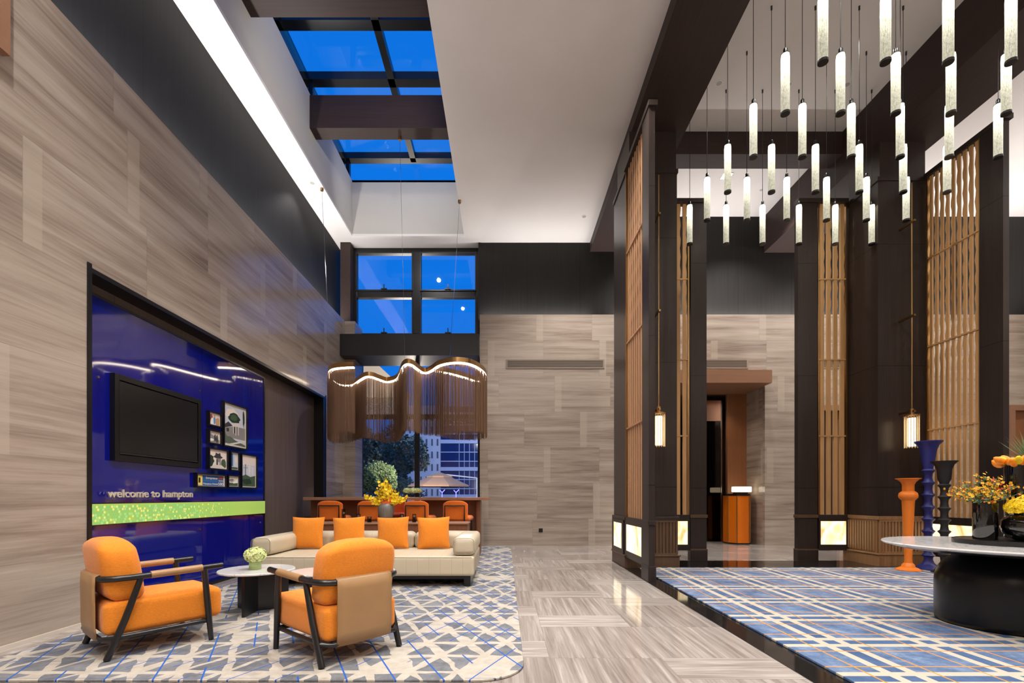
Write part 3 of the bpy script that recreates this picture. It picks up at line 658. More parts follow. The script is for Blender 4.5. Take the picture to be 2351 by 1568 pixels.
pic('framed photo of a dark temple gate between trees', 481, 1026.5, 1077, 525.5, [('cloud', R(.04, .04, .94, .96)), ('dkgreen', blob(.12, .4, .16, .3, 16, .2, 2)), ('green', blob(.82, .3, .14, .26, 16, .2, 3)), ('grey', R(.4, .1, .66, .6)), ('dark', [(.24, .62), (.34, .7), (.38, .86), (.5, .8), (.62, .86), (.66, .7), (.78, .62), (.66, .56), (.36, .56)]), ('dark', R(.42, .2, .48, .5)), ('pale', R(.5, .1, .58, .36)), ('pale', [(.04, .04), (.3, .2), (.7, .2), (.94, .04)])])
pic('narrow framed photo of a blue tower', 530.5, 1035, 1080.5, 551.5, [('sky', R(.06, .04, .94, .96)), ('blue', R(.1, .2, .36, .92)), ('mid', R(.2, .2, .28, .96)), ('green', R(.06, .04, .94, .16)), ('cloud', blob(.7, .6, .16, .2))])
pic('tall pale framed photo of a skyline above trees', 555.5, 1040.5, 1121, 592, [('cloud', R(.04, .03, .94, .97)), ('sky', R(.04, .3, .94, .7)), ('green', [(.04, .03), (.04, .34), (.3, .4), (.6, .33), (.94, .38), (.94, .03)]), ('dkgreen', blob(.4, .18, .3, .1, 18, .3, 4)), ('dark', R(.26, .38, .30, .72)), ('grey', R(.14, .6, .42, .62)), ('white', R(.5, .4, .54, .68)), ('white', R(.62, .4, .65, .7)), ('white', R(.74, .4, .78, .66))])
def award(t, X, ya, yb, z0, z1):
    L = yb-ya; Hh = z1-z0; A = plain('award_white_ink', (235, 235, 235), .6); K = plain('award_black_ink', (25, 25, 25), .6)
    wall_text('1', X, ya+.07*L, ya+.125*L, z0+.30*Hh, Hh*.62, .0004, K, 'lettering', t)
    wall_text('Entrepreneur', X, ya+.31*L, ya+.73*L, z0+.64*Hh, Hh*.30, .0004, A, 'lettering', t)
    wall_text('Hampton Hotels', X, ya+.22*L, ya+.74*L, z0+.14*Hh, Hh*.25, .0004, A, 'lettering', t)
    wall_text('FRANCHISE', X, ya+.76*L, ya+.93*L, z0+.46*Hh, Hh*.17, .0004, A, 'lettering', t)
    wall_text('500', X, ya+.75*L, ya+.93*L, z0+.10*Hh, Hh*.40, .0004, A, 'lettering', t)
pic('wide framed award plaque with a yellow square', 452.5, 1085, 1118.5, 521, [('mid', R(0, .04, .95, .96)), ('yellow', R(.01, .08, .2, .92)), ('blue', R(.22, .47, .72, .50)), ('red', R(.76, .66, .93, .9))], award)
pic('smallest framed photo, of a white pavilion above lawn', 525, 1089.5, 1119.5, 552, [('pale', R(.06, .06, .94, .94)), ('green', R(.06, .06, .94, .36)), ('grey', blob(.35, .6, .22, .14)), ('white', [(.45, .4), (.9, .72), (.9, .36), (.5, .3)]), ('dark', R(.2, .68, .5, .72))])

# ------------------------------------------------------------------ CHANDELIER
curve_px = [(813, 845), (790, 846), (767, 849), (757, 856), (757, 866), (764, 876), (778, 884), (795, 886.5), (812, 884.5), (828, 874), (841, 867), (853, 867), (867, 872), (885, 878), (899, 877), (912, 872), (920, 860), (926, 845), (935, 838), (945, 840), (956, 848), (968, 856), (980, 857.5), (993, 852), (1008, 842), (1030, 836), (1055, 834.5), (1078, 838), (1096, 846), (1109, 856), (1114, 866), (1112, 874), (1103, 877), (1090, 876), (1065, 868), (1040, 861), (1015, 856), (1000, 853.5)]
ZT = HC+2.2
cp = [Vector(((px-1160)/F*(2.2*F/(1140-py)), 2.2*F/(1140-py), ZT)) for px, py in curve_px]
def catmull(P, n=8):
    out = []
    for i in range(len(P)-1):
        a, b_, c, d = P[max(i-1, 0)], P[i], P[i+1], P[min(i+2, len(P)-1)]
        for k in range(n):
            t_ = k/n; out.append(.5*((2*b_)+(c-a)*t_+(2*a-5*b_+4*c-d)*t_*t_+(3*b_-a-3*c+d)*t_**3))
    return out+[P[-1]]
cpath = catmull(cp)
ch = thing('fringe_chandelier', 'wavy bronze chandelier ribbon with warm light and long hanging chain fringe', 'chandelier', (-1.7, 8.7, 2.0))
def ribbon(path, off, wid, z0, z1):
    m = MB(); vs = []; n = len(path)
    for i, p in enumerate(path):
        t_ = (path[min(i+1, n-1)]-path[max(i-1, 0)]); t_.z = 0; t_.normalize(); nn = Vector((-t_.y, t_.x, 0))
        for (s, z) in ((-1, z0), (1, z0), (1, z1), (-1, z1)): vs.append(p+nn*(off+s*wid/2)+Vector((0, 0, z)))
    fs = [(i*4+j, i*4+(j+1) % 4, i*4+4+(j+1) % 4, i*4+4+j) for i in range(n-1) for j in range(4)]+[(3, 2, 1, 0), tuple((n-1)*4+j for j in range(4))]
    return m.add(vs, fs)
obj('ribbon_track', ribbon(cpath, 0, .05, .02, .10), M['brass'], ch)
obj('light_line', ribbon(cpath, 0, .034, -.006, .02), M['led'], ch)
m = MB(); acc = 0; rr_ = random.Random(3)
for side in (-.028, .028):
    dist_ = 0
    for i in range(len(cpath)-1):
        a, c = cpath[i], cpath[i+1]; seg = (c-a).length; t_ = (c-a).normalized(); nn = Vector((-t_.y, t_.x, 0)); s_ = dist_
        while s_ < seg:
            p = a+t_*s_+nn*(side+rr_.uniform(-.006, .006)); L = 1.12+.035*math.sin(p.x*5)+rr_.uniform(-.02, .02); r = .0026
            vs = [(p.x+r*math.cos(q), p.y+r*math.sin(q), z) for z in (ZT-.006, ZT-L) for q in (0, 2.09, 4.19)]
            m.add(vs, [(0, 1, 4, 3), (1, 2, 5, 4), (2, 0, 3, 5)]); s_ += rr_.uniform(.006, .0125)
        dist_ = s_-seg
o = obj('chain_fringe', m, M['chain'], ch); o['kind'] = 'stuff'
for (px, py, Y, zc, tx, ty_) in ((739, 432, 9.19, ZC, -3.25, 9.0), (1055, 460, 9.57, ZC, -.93, 8.1), (918, 322, 8.74, 7.59, -1.72, 8.3)):
    x_ = (px-1160)/F*Y
    obj('suspension_cap', MB().cyl((x_, Y, zc), (x_, Y, zc-.05), .03), M['brass'], ch); obj('suspension_wire', MB().cyl((x_, Y, zc-.05), (tx, ty_, ZT+.10), .003, n=6), M['chrome'], ch)

# ------------------------------------------------------------------ FURNITURE, LOUNGE
def rounded_rect(x0, x1, y0, y1, r, n=10):
    out = []
    for (cx, cy, a0) in ((x1-r, y0+r, -PI/2), (x1-r, y1-r, 0), (x0+r, y1-r, PI/2), (x0+r, y0+r, PI)):
        for i in range(n+1): a = a0+PI/2*i/n; out.append((cx+r*math.cos(a), cy+r*math.sin(a)))
    return out
def slab(poly, z0, z1):
    n = len(poly); m = MB(); vs = [(x, y, z0) for x, y in poly]+[(x, y, z1) for x, y in poly]
    return m.add(vs, [tuple(range(n-1, -1, -1)), tuple(range(n, 2*n))]+[(i, (i+1) % n, n+(i+1) % n, n+i) for i in range(n)])
tag(obj('lounge_rug', slab(rounded_rect(-3.40, .12, 2.86, 10.55, .3), .001, .016), M['rug_l'], bevel=.004), 'grey and cream triangle-patterned rug with thin blue lines under the lounge chairs', 'rug')
tag(obj('hall_rug', slab(rounded_rect(2.03, 6.50, .8, 7.36, .05), .005, .022), M['rug_r'], bevel=.004), 'blue and cream plaid rug with thin orange lines in the hall', 'rug')

def lounge_chair(label, loc, rz):
    t = thing('lounge_chair', label, 'armchair', loc, rz, 'orange lounge chairs')
    K = M['blackmetal']; y_ = -.31; W = .31
    def put(name, mb, mat, par=t, **k):
        mb.v = [(p[0], p[1]+y_, p[2]) for p in mb.v]; return obj(name, mb, mat, par, world=False, **k)
    for s in (-1, 1):
        put('leg', MB().tube([(s*.30, 0, .021), (s*.305, .10, .28), (s*.31, .185, .545)], .02, 12, rs=[.021, .022, .019]), K, smooth=True)
        put('leg', MB().tube([(s*.30, .625, .019), (s*.302, .60, .29), (s*.305, .575, .565)], .019, 12, rs=[.018, .022, .021]), K, smooth=True)
    P = [(-W, .70, .575), (-W, .45, .565), (-W, .2, .555), (-W+.005, .11, .552), (-W+.03, .035, .55), (-W+.09, -.01, .548), (-.12, -.025, .547), (.12, -.025, .547), (W-.09, -.01, .548), (W-.03, .035, .55), (W-.005, .11, .552), (W, .2, .555), (W, .45, .565), (W, .70, .575)]
    pp = catmull([Vector(p) for p in P], 5)
    put('arm_rail', MB().tube(pp, .021, 12), K, smooth=True)
    for s in (-1, 1): put('arm_wrap', MB().tube([(s*W, .24, .558), (s*W, .40, .564), (s*W, .56, .570)], .0255, 14), M['tan'], smooth=True)
    m = MB()
    for s in (-1, 1): m.tube([(s*.285, .05, .155), (s*.285, .62, .165)], .016, 10)
    m.tube([(-.29, .62, .165), (.29, .62, .165)], .016, 10).tube([(-.295, .05, .155), (-.24, -.02, .152), (.24, -.02, .152), (.295, .05, .155)], .016, 10)
    put('seat_frame', m, K, smooth=True)
    m = MB(); m.rbox(-.275, .275, -.005, .715, .172, .395, .042, (.008, .012, .016), fn=lambda q, u: (q[0], q[1], q[2]+.02*(q[1]-.3)))
    put('seat_cushion', m, M['orange'], smooth='all')
    def lean(q, u):
        top = max(0, u[2]); w_ = 1-.13*top**4
        return (q[0]*w_, q[1]-(q[2]-.38)*.15, q[2]-.035*top*abs(u[0])**3)
    m = MB(); m.rbox(-.272, .272, .025, .235, .39, .805, .062, (.004, .022, .012), fn=lean)
    put('back_cushion', m, M['orange'], smooth='all')
    # leather sling around the right part of the back
    xs0, xs1 = -.215, .20
    m = MB(); n = 10; vs = []
    side = [(.002, .51), (0, .568), (-.025, .580), (-.052, .566), (-.056, .50), (-.054, .36), (-.050, .22), (-.040, .138)]
    for i in range(n+1):
        x_ = xs0+(xs1-xs0)*i/n; bend = .012*max(0, (abs(x_)-.12)/.09)**2
        for (yy, zz) in side: vs.append((x_, yy+bend*(1 if zz > .3 else .6), zz))
    k_ = len(side); fs = [(i*k_+j, i*k_+j+1, (i+1)*k_+j+1, (i+1)*k_+j) for i in range(n) for j in range(k_-1)]
    m.add(vs, fs); o = put('back_sling', m, M['tan'], smooth='all')
    sm = o.modifiers.new('thick', 'SOLIDIFY'); sm.thickness = .008
    return t
def place(rearx, reary, fx, fy): return (rearx+fx*.31, reary+fy*.31, 0), math.atan2(fy, fx)-PI/2
l1, r1 = place(-2.615-.238, 3.19+.175, .627, .778)
l2, r2 = place(-.96, 3.27, -.766, .643)
lounge_chair('orange lounge chair with tan leather sling, standing by the stone wall', l1, r1)
lounge_chair('orange lounge chair with its tan leather back turned to the viewer, before the sofa', l2, r2)

# sofa
k = NT('cream_channel_leather'); x, y, z = k.xyz()
fr_ = k.m('ABSOLUTE', k.m('SUBTRACT', k.m('FRACT', k.m('DIVIDE', k.m('ADD', x, 20), .135)), .5)); ln = k.m('GREATER_THAN', fr_, .488)
k.base(k.mix(k.m('MULTIPLY', ln, .5), lin((196, 184, 160)), lin((120, 110, 92)))); k.rough(.42)
k.bump(k.m('POWER', k.m('MULTIPLY', fr_, 2), 8), -.5, .008); M['cream_ch'] = k.mat
M['cream'] = plain('cream_leather', (196, 184, 160), .42, var=.04)
sf = thing('sofa', 'long cream channelled leather sofa on a black plinth', 'sofa', (-1.7, 6.4, 0))
obj('seat', MB().rbox(-3.03, -.37, 5.76, 7.02, .15, .385, .035, (0, .006, .008)), M['cream_ch'], sf, smooth='all')
for (a, c) in ((-3.0, -1.275), (-1.27, -.40)):
    obj('backrest', MB().rbox(a, c, 6.72, 7.02, .37, .605, .07, (0, .01, .01)), M['cream_ch'], sf, smooth='all')
for (a, c) in ((-3.06, -2.81), (-.632, -.362)):
    ar = obj('armrest', MB().rbox(a, c, 5.80, 7.03, .395, .605, .06, (.006, .006, .006)), M['cream'], sf, smooth='all')
    pr = rounded_rect(a+.012, c-.012, .405, .595, .045, 5); ring_ = [(x_, 5.797, z_) for x_, z_ in pr]
    obj('piping', MB().tube(ring_+[ring_[0]], .004, 6), plain('cream_piping', (150, 138, 116), .5), ar, smooth=True)
obj('piping', MB().tube([(-3.0, 5.765, .372), (-.40, 5.765, .372)], .005, 6), plain('seat_piping', (150, 138, 116), .5), sf, smooth=True)
m = MB(); m.box(-2.95, -.42, 5.86, 5.90, .10, .15).box(-2.95, -2.90, 5.86, 6.9, .017, .15).box(-.50, -.42, 5.84, 6.9, .017, .15).box(-2.90, -.50, 6.2, 6.25, .017, .15)
obj('plinth', m, M['blackframe'], sf, bevel=.003)

def pillow(label, cx, cy, cz, wd, rz, tilt, seed):
    n = 22; m = MB(); q = random.Random(seed); vs = []; ph = [q.uniform(0, 6) for _ in range(4)]
    for sgn in (1, -1):
        for i in range(n+1):
            for j in range(n+1):
                u = -1+2*i/n; v = -1+2*j/n
                th = .085*max(0, 1-abs(u)**2.6)**.55*max(0, 1-abs(v)**2.6)**.55
                px_ = u*wd/2*(1-.07*(1-v*v)); pz = v*wd/2*(1-.07*(1-u*u))
                wr = .004*math.sin(7*u+ph[0]+3*v)*math.sin(5*v+ph[1]) * (abs(u)**2+abs(v)**2) + .003*math.sin(26*v+ph[2])*abs(u)**5 + .003*math.sin(26*u+ph[3])*abs(v)**5
                vs.append((px_, sgn*(th+wr*(1 if th > .01 else 0)), pz))
    N = (n+1)*(n+1)
    fs = [(i*(n+1)+j, i*(n+1)+j+1, (i+1)*(n+1)+j+1, (i+1)*(n+1)+j) for i in range(n) for j in range(n)]
    fs += [(N+i*(n+1)+j, N+(i+1)*(n+1)+j, N+(i+1)*(n+1)+j+1, N+i*(n+1)+j+1) for i in range(n) for j in range(n)]
    R_ = Matrix.Translation((cx, cy, cz)) @ Matrix.Rotation(rz, 4, 'Z') @ Matrix.Rotation(tilt, 4, 'X') @ Matrix.Rotation(q.uniform(-.05, .05), 4, 'Y')
    m.add([tuple(R_ @ Vector(p)) for p in vs], fs)
    tag(obj('throw_pillow', m, M['orange'], smooth='all'), label, 'pillow', 'orange pillows on the sofa')
for i, (px, lb) in enumerate([(705, 'square orange pillow at the lounge-wall end of the sofa'), (800, 'square orange pillow, second along from the blue-panel end of the sofa'), (901, 'square orange pillow on the sofa directly before the grey vase'), (995, 'square orange pillow by the exposed arm of the sofa')]):
    pillow(lb, (px-1160)/F*6.55, 6.575, .606, .44, random.uniform(-.12, .12), -.16, 11+i)

# console behind sofa
cs = thing('console_table', 'low walnut console table directly behind the sofa', 'console table', (-1.8, 7.4, 0))
obj('tabletop', MB().box(-3.1, -.547, 7.12, 7.62, .69, .71), M['wood_top'], cs, bevel=.003)
obj('apron', MB().box(-3.08, -.56, 7.14, 7.60, .56, .69), M['wood_bar'], cs)
for (a, c) in ((-3.08, -3.02), (-.62, -.56)): obj('end_panel', MB().box(a, c, 7.14, 7.60, 0.016, .56), M['wood_bar'], cs)
# bar
br = thing('bar_counter', 'long walnut bar counter under the window', 'bar counter', (-1.95, 9.0, 0))
obj('countertop', MB().box(-3.58, -.285, 8.55, 9.35, 1.035, 1.088), M['wood_top'], br, bevel=.004)
obj('pedestal', MB().box(-3.56, -2.20, 8.85, 9.20, .016, 1.035), M['wood_bar'], br); obj('pedestal', MB().box(-1.54, -.53, 8.85, 9.20, .016, 1.035), M['wood_bar'], br)
obj('end_panel', MB().rbox(-.53, -.455, 8.70, 9.25, .016, 1.035, .035), M['wood_bar'], br, smooth=True)

def stool(loc, rz, label, mat):
    t = thing('bar_stool', label, 'bar stool', loc, rz, 'orange bar stools at the counter')
    def rnd(q, u):
        k_ = max(0, u[2])**4; return (q[0]*(1-.10*k_), q[1]+(-.03*(1-u[0]**2)), q[2])
    obj('backrest', MB().rbox(-.215, .215, -.02, .03, .70, 1.03, .025, nm=8, fn=lambda q, u: (q[0], q[1]-.03*(1-u[0]**2), q[2]-.06*(max(0, u[2])**2)*abs(u[0])**4)), mat, t, world=False, smooth='all')
    m = MB(); m.tube([(-.17, -.065, .70), (-.17, -.068, .945), (.17, -.068, .945), (.17, -.065, .70)], .012, 8)
    obj('back_frame', m, M['blackmetal'], t, world=False)
    obj('seat', MB().rbox(-.24, .24, -.02, .44, .68, .77, .045, (0, 0, .01)), mat, t, world=False, smooth='all')
    for s in (-1, 1):
        obj('leg', MB().tube([(s*.20, .40, .69), (s*.22, .43, .017)], .013, 8), M['blackmetal'], t, world=False)
        obj('leg', MB().tube([(s*.17, -.066, .70), (s*.21, -.09, .017)], .013, 8), M['blackmetal'], t, world=False)
    m = MB(); m.tube([(-.215, .42, .28), (.215, .42, .28)], .01, 8).tube([(-.205, -.08, .28), (.205, -.08, .28)], .01, 8)
    obj('footrest', m, M['blackmetal'], t, world=False)
    return t
for (px, rz, lb) in ((756, .02, 'orange bar stool next to the recess end of the counter'), (848, -.02, 'orange bar stool partly behind the yellow flower vase'), (955, -.12, 'orange bar stool, second along from the open end of the counter'), (1045, -.12, 'orange bar stool at the open aisle end of the counter')):
    stool(((px-1160)/F*8.22, 8.26, 0), rz, lb, M['orange2'])
stool((-2.26, 10.05, 0), PI, 'burnt orange stool on the window side of the counter facing the room', plain('red_orange_leather', (206, 84, 36), .5))

# round side tables
def side_table(label, x_, y_, r, zt_, rot):
    t = thing('side_table', label, 'side table', (x_, y_, 0), 0, 'round marble side tables')
    obj('tabletop', MB().lathe([(r-.01, -.022), (r, -.016), (r, -.006), (r-.005, 0)], (x_, y_, zt_), 56), M['marble'], t, smooth=True)
    for i in range(3):
        a = rot+i*2*PI/3; rr = r*.82; dx, dy = math.cos(a), math.sin(a); nx, ny = -dy*.012, dx*.012
        m = MB(); P2 = [(x_+nx, y_+ny), (x_+dx*rr+nx, y_+dy*rr+ny), (x_+dx*rr-nx, y_+dy*rr-ny), (x_-nx, y_-ny)]
        m = slab(P2, .016, zt_-.022); obj('base_fin', m, M['blackmetal'], t)
    return t
side_table('round white marble side table carrying the hydrangea pot', -2.36, 4.60, .335, .412, -PI/2+.05)
side_table('lower round white marble side table half behind the lounge chair', -1.93, 5.02, .29, .33, .3)

# ------------------------------------------------------------------ FLOWERS
def flower(m, p, nrm, r, petals=5, mi=0, rnd=random):
    nrm = Vector(nrm).normalized(); a = nrm.orthogonal().normalized(); b_ = nrm.cross(a); p = Vector(p); o_ = rnd.uniform(0, 6)
    for i in range(petals):
        t0 = o_+2*PI*i/petals; d = a*math.cos(t0)+b_*math.sin(t0); s = nrm.cross(d)
        m.add([p, p+d*r*.55+s*r*.42+nrm*r*.15, p+d*r+nrm*r*.05, p+d*r*.55-s*r*.42+nrm*r*.15], [(0, 1, 2, 3)], mi)
def rdir(q, zmin=-.3):
    while True:
        v = Vector((q.gauss(0, 1), q.gauss(0, 1), q.gauss(0, 1))).normalized()
        if v.z > zmin: return v
def hydrangea_head(m, c, r, n, fr, q, zs=.8, zmin=-.45, mi=0):
    for _ in range(n):
        d = rdir(q, zmin); p = Vector(c)+Vector((d.x*r, d.y*r, d.z*r*zs))*q.uniform(.88, 1.04); flower(m, p, d+Vector((q.uniform(-.4, .4), q.uniform(-.4, .4), q.uniform(-.4, .4))), fr, 4, mi, q)
def leafy(m, n, c, R_, q, size, mi=0, zmin=-.6):
    for _ in range(n):
        d = rdir(q, zmin); p = Vector(c)+Vector((d.x*R_[0], d.y*R_[1], d.z*R_[2]))*q.uniform(.35, 1.0); a = rdir(q, -1); b_ = d.cross(a).normalized()
        m.add([p, p+a*size*.5+b_*size*.3, p+a*size, p+a*size*.5-b_*size*.3], [(0, 1, 2, 3)], mi)
# hydrangea in pot on the side table
q = random.Random(5); hx, hy, hz = at(586, 1300, 4.58); hz = .413
t = thing('hydrangea_pot', 'lime white hydrangea in a small leaf-lined glass vase on the round marble table', 'flower vase', (hx, hy, hz))
obj('vase', MB().lathe([(.05, 0), (.054, .01), (.054, .085), (.05, .085)], (hx, hy, hz), 32), plain('leaf_lined_glass', (150, 172, 110), .15, var=.3, vs=(4, 4, 60)), t, smooth=True)
m = MB(); hydrangea_head(m, (hx, hy, hz+.135), .092, 520, .019, q, .78, -.75); obj('blossoms', m, M['limeflower'], t)
m = MB(); leafy(m, 30, (hx, hy, hz+.10), (.07, .07, .03), q, .04); obj('leaves', m, M['leaf'], t)
# yellow orchids in grey vase on console
vx, vy, vz = -1.814, 7.36, .71
t = thing('orchid_vase', 'ribbed grey vase with yellow orchids on the console', 'flower vase', (vx, vy, vz))
prof = [(.065, 0), (.075, .01), (.105, .10), (.122, .18), (.118, .235), (.095, .275), (.075, .29), (.065, .285)]
m = MB(); vs = []; n = 72
for (r, z_) in prof:
    for j in range(n): th = 2*PI*j/n; r2 = r*(1+.025*math.cos(th*24)); vs.append((vx+r2*math.cos(th), vy+r2*math.sin(th), vz+z_))
m.add(vs, [(i*n+j, i*n+(j+1) % n, (i+1)*n+(j+1) % n, (i+1)*n+j) for i in range(len(prof)-1) for j in range(n)]+[tuple(range(n-1, -1, -1))])
obj('vase', m, M['greyvase'], t, smooth='all')
st = MB(); fl = MB(); q = random.Random(9)
for i in range(34):
    a = q.uniform(0, 2*PI); e = q.uniform(.1, 1.0); L = q.uniform(.25, .42); d = Vector((math.cos(a)*e*.95, math.sin(a)*e*.6, 1.05-e*.75)); 
    pts = [Vector((vx, vy, vz+.27))+d*L*k/5+Vector((0, 0, -.05*e*(k/5)**2)) for k in range(6)]
    st.tube(pts, .002, 4, cap=False)
    for k in range(22):
        p = pts[1]+(pts[5]-pts[1])*q.uniform(.1, 1.05)+Vector((q.uniform(-.03, .03), q.uniform(-.03, .03), q.uniform(-.03, .03))); flower(fl, p, (q.uniform(-1, 1), -1, q.uniform(-.4, .8)), q.uniform(.018, .030), 5, 0 if q.random() < .97 else 1, q)
for _ in range(60):
    d = rdir(q, -.2); flower(fl, Vector((vx, vy, vz+.30))+d*.08, d+Vector((0, -1, 0)), .026, 5, 1, q)
obj('stems', st, M['leaf'], t); obj('blossoms', fl, [M['yellow'], M['coral']], t)
# hydrangea on bar
hx, hy, hz = -1.73, 8.9, 1.089
t = thing('hydrangea_bowl', 'pale green hydrangeas in a low vase on the bar counter', 'flower vase', (hx, hy, hz))
obj('vase', MB().lathe([(.05, 0), (.07, .03), (.06, .06)], (hx, hy, hz), 24), M['smoke'], t, smooth=True)
m = MB(); 
for dx in (-.07, .03, .12): hydrangea_head(m, (hx+dx, hy-.02, hz+.11), .075, 240, .017, q, .75)
obj('blossoms', m, M['limeflower'], t)
# candle holders on console
for (px, h_, w_, lb) in ((789, .20, .030, 'tallest smoked glass candle holder on the console'), (823, .125, .030, 'smoked glass candle holder between the first two stools'), (848, .085, .032, 'lowest dark candle holder beside the grey vase'), (923, .125, .030, 'smoked glass candle holder just past the grey vase'), (951, .125, .030, 'smoked glass candle holder, last one towards the open console end')):
    cx = (px-1160)/F*7.34; t = thing('candle_holder', lb, 'candle holder', (cx, 7.34, .71), 0, 'candle holders on the console')
    obj('glass_cylinder', MB().lathe([(w_, 0), (w_, h_)], (cx, 7.34, .711), 24), M['smoke'], t, smooth=True)
    obj('holder_base', MB().lathe([(w_*.8, 0), (w_*.8, .012), (.006, .016), (.006, h_*.62)], (cx, 7.34, .712), 16), M['blackmetal'], t)
    obj('candle', MB().lathe([(.018, 0), (.018, .03)], (cx, 7.34, .712+h_*.62), 16), M['white'], t)

# ------------------------------------------------------------------ HALL: PENDANTS
PZ = 5.12; PX0, PDX, PY = 2.93, .578, [4.46, 5.06, 5.71, 6.37, 7.02, 7.68]
def pendant():
    t = thing('tube_pendant', '', 'pendant lamp', (0, 0, PZ), 0, 'crystal tube pendants over the hall rug')
    obj('crystal_tube', MB().lathe([(.040, .0), (.042, .012), (.042, .56), (.038, .60)], (0, 0, 0), 28), M['crystal'], t, world=False, smooth=True)
    obj('foot_disc', MB().lathe([(.044, -.022), (.045, -.018), (.045, 0), (.01, 0)], (0, 0, 0), 28), M['blackmetal'], t, world=False, smooth=True)
    obj('cap', MB().lathe([(.042, .60), (.042, .606), (.020, .612), (.020, .66), (.012, .672)], (0, 0, 0), 20), M['blackmetal'], t, world=False, smooth=True)
    obj('cable', MB().cyl((0, 0, .67), (0, 0, ZH-PZ-.03), .0035, n=6), M['blackmetal'], t, world=False)
    obj('ceiling_plug', MB().cyl((0, 0, ZH-PZ-.05), (0, 0, ZH-PZ), .011, n=10), M['blackmetal'], t, world=False)
    return t
P0 = pendant(); first = True
ordn = ['first', 'second', 'third', 'fourth', 'fifth', 'sixth']
rown = ['row nearest the camera', 'second row', 'third row', 'fourth row', 'fifth row', 'row farthest from the camera']
for r_, (yy, cnt) in enumerate(zip(PY, (4, 5, 6, 6, 6, 6))):
    for c_ in range(cnt):
        o = P0 if first else copy_tree(P0); first = False
        o.location = (PX0+PDX*c_, yy, PZ); o['label'] = 'glowing crystal tube pendant, %s from the aisle in the %s' % (ordn[c_], rown[r_])
# wall lanterns on the two columns
def lantern(x_, y_, yw, label):
    t = thing('wall_lantern', label, 'wall lamp', (x_, y_, 1.84), 0, 'brass rod lanterns on the columns')
    gl = obj('glass_shade', MB().lathe([(.098, 0), (.098, .49)], (x_, y_, 1.84), 36), glass('ribbed_amber_glass', (.95, .88, .76, 1)), t, smooth=True)
    m = MB()
    for i in range(16): a = 2*PI*i/16; m.cyl((x_+.092*math.cos(a), y_+.092*math.sin(a), 1.845), (x_+.092*math.cos(a), y_+.092*math.sin(a), 2.325), .0045, n=5)
    obj('glass_rib', m, plain('frosted_rib_glass', (244, 228, 200), .3), gl)
    k = NT('lantern_inner_glow'); k.b.inputs['Emission Color'].default_value = lin((255, 232, 200)); k.b.inputs['Emission Strength'].default_value = 3.2
    obj('inner_tube', MB().lathe([(.05, .03), (.05, .46)], (x_, y_, 1.84), 24), k.mat, t, smooth=True)
    obj('cap', MB().lathe([(.10, .49), (.10, .51), (.03, .515), (.03, .60), (.012, .61)], (x_, y_, 1.84), 30), M['brass'], t, smooth=True)
    obj('rod', MB().cyl((x_, y_, 2.44), (x_, y_, 5.90), .009, n=10), M['brass'], t)
    for zz in (2.40, 3.86, 5.30):
        obj('bracket', MB().box(x_-.014, x_+.014, y_-.06, yw, zz-.015, zz+.015), M['brass'], t)
lantern(2.29, 7.22, 7.45, 'brass rod lantern with lit ribbed glass on the aisle column')
lantern(6.22, 7.40, 7.63, 'brass rod lantern with lit ribbed glass above the orange candlestick')
# candlesticks
def stick(name, label, x_, y_, prof, mat): 
    tag(obj(name, MB().lathe(prof, (x_, y_, .022), 44), mat, smooth=True), label, 'candlestick', 'tall floor candlesticks')
h_ = 1.35
stick('floor_candlestick', 'tall orange candlestick with a ball below its flared cup', 5.90, 7.08, [(.155, 0), (.155, .012), (.12, .035), (.085, .05), (.075, .085), (.05, .11), (.045, .16), (.050, .3), (.075, .98), (.078, 1.0), (.078, 1.02), (.088, 1.03), (.112, 1.06), (.118, 1.09), (.108, 1.13), (.085, 1.15), (.072, 1.16), (.072, 1.25), (.09, 1.29), (.125, 1.325), (.152, 1.335), (.152, 1.345)], plain('orange_lacquer', (232, 124, 30), .45))
pf = [(.165, 0), (.165, .012), (.14, .035), (.10, .06), (.07, .09), (.052, .14), (.055, .18), (.083, .205), (.055, .23)]
zb = .23
for i in range(7):
    pf += [(.046, zb+.05), (.05, zb+.11), (.083, zb+.155), (.055, zb+.18)]; zb += .18
pf += [(.06, zb+.03), (.075, zb+.09), (.082, zb+.16), (.10, zb+.28), (.125, zb+.35), (.17, zb+.40), (.17, zb+.412)]
stick('floor_candlestick', 'tallest candlestick, deep blue with a rippled stem and flared cup', 6.30, 7.20, pf, plain('deep_blue_lacquer', (40, 46, 124), .45))
pf2 = [(.15, 0), (.15, .012), (.12, .03), (.06, .08), (.048, .12)]; zb = .12
for i in range(7):
    pf2 += [(.042, zb+.05), (.048, zb+.10), (.078, zb+.14), (.05, zb+.16)]; zb += .163
pf2 += [(.06, zb+.03), (.075, zb+.06), (.085, zb+.20), (.11, zb+.27), (.15, zb+.31), (.15, zb+.32)]
stick('floor_candlestick', 'black candlestick with a rippled stem and flared cup', 6.22, 6.85, pf2, plain('matt_black_lacquer', (26, 26, 28), .55))

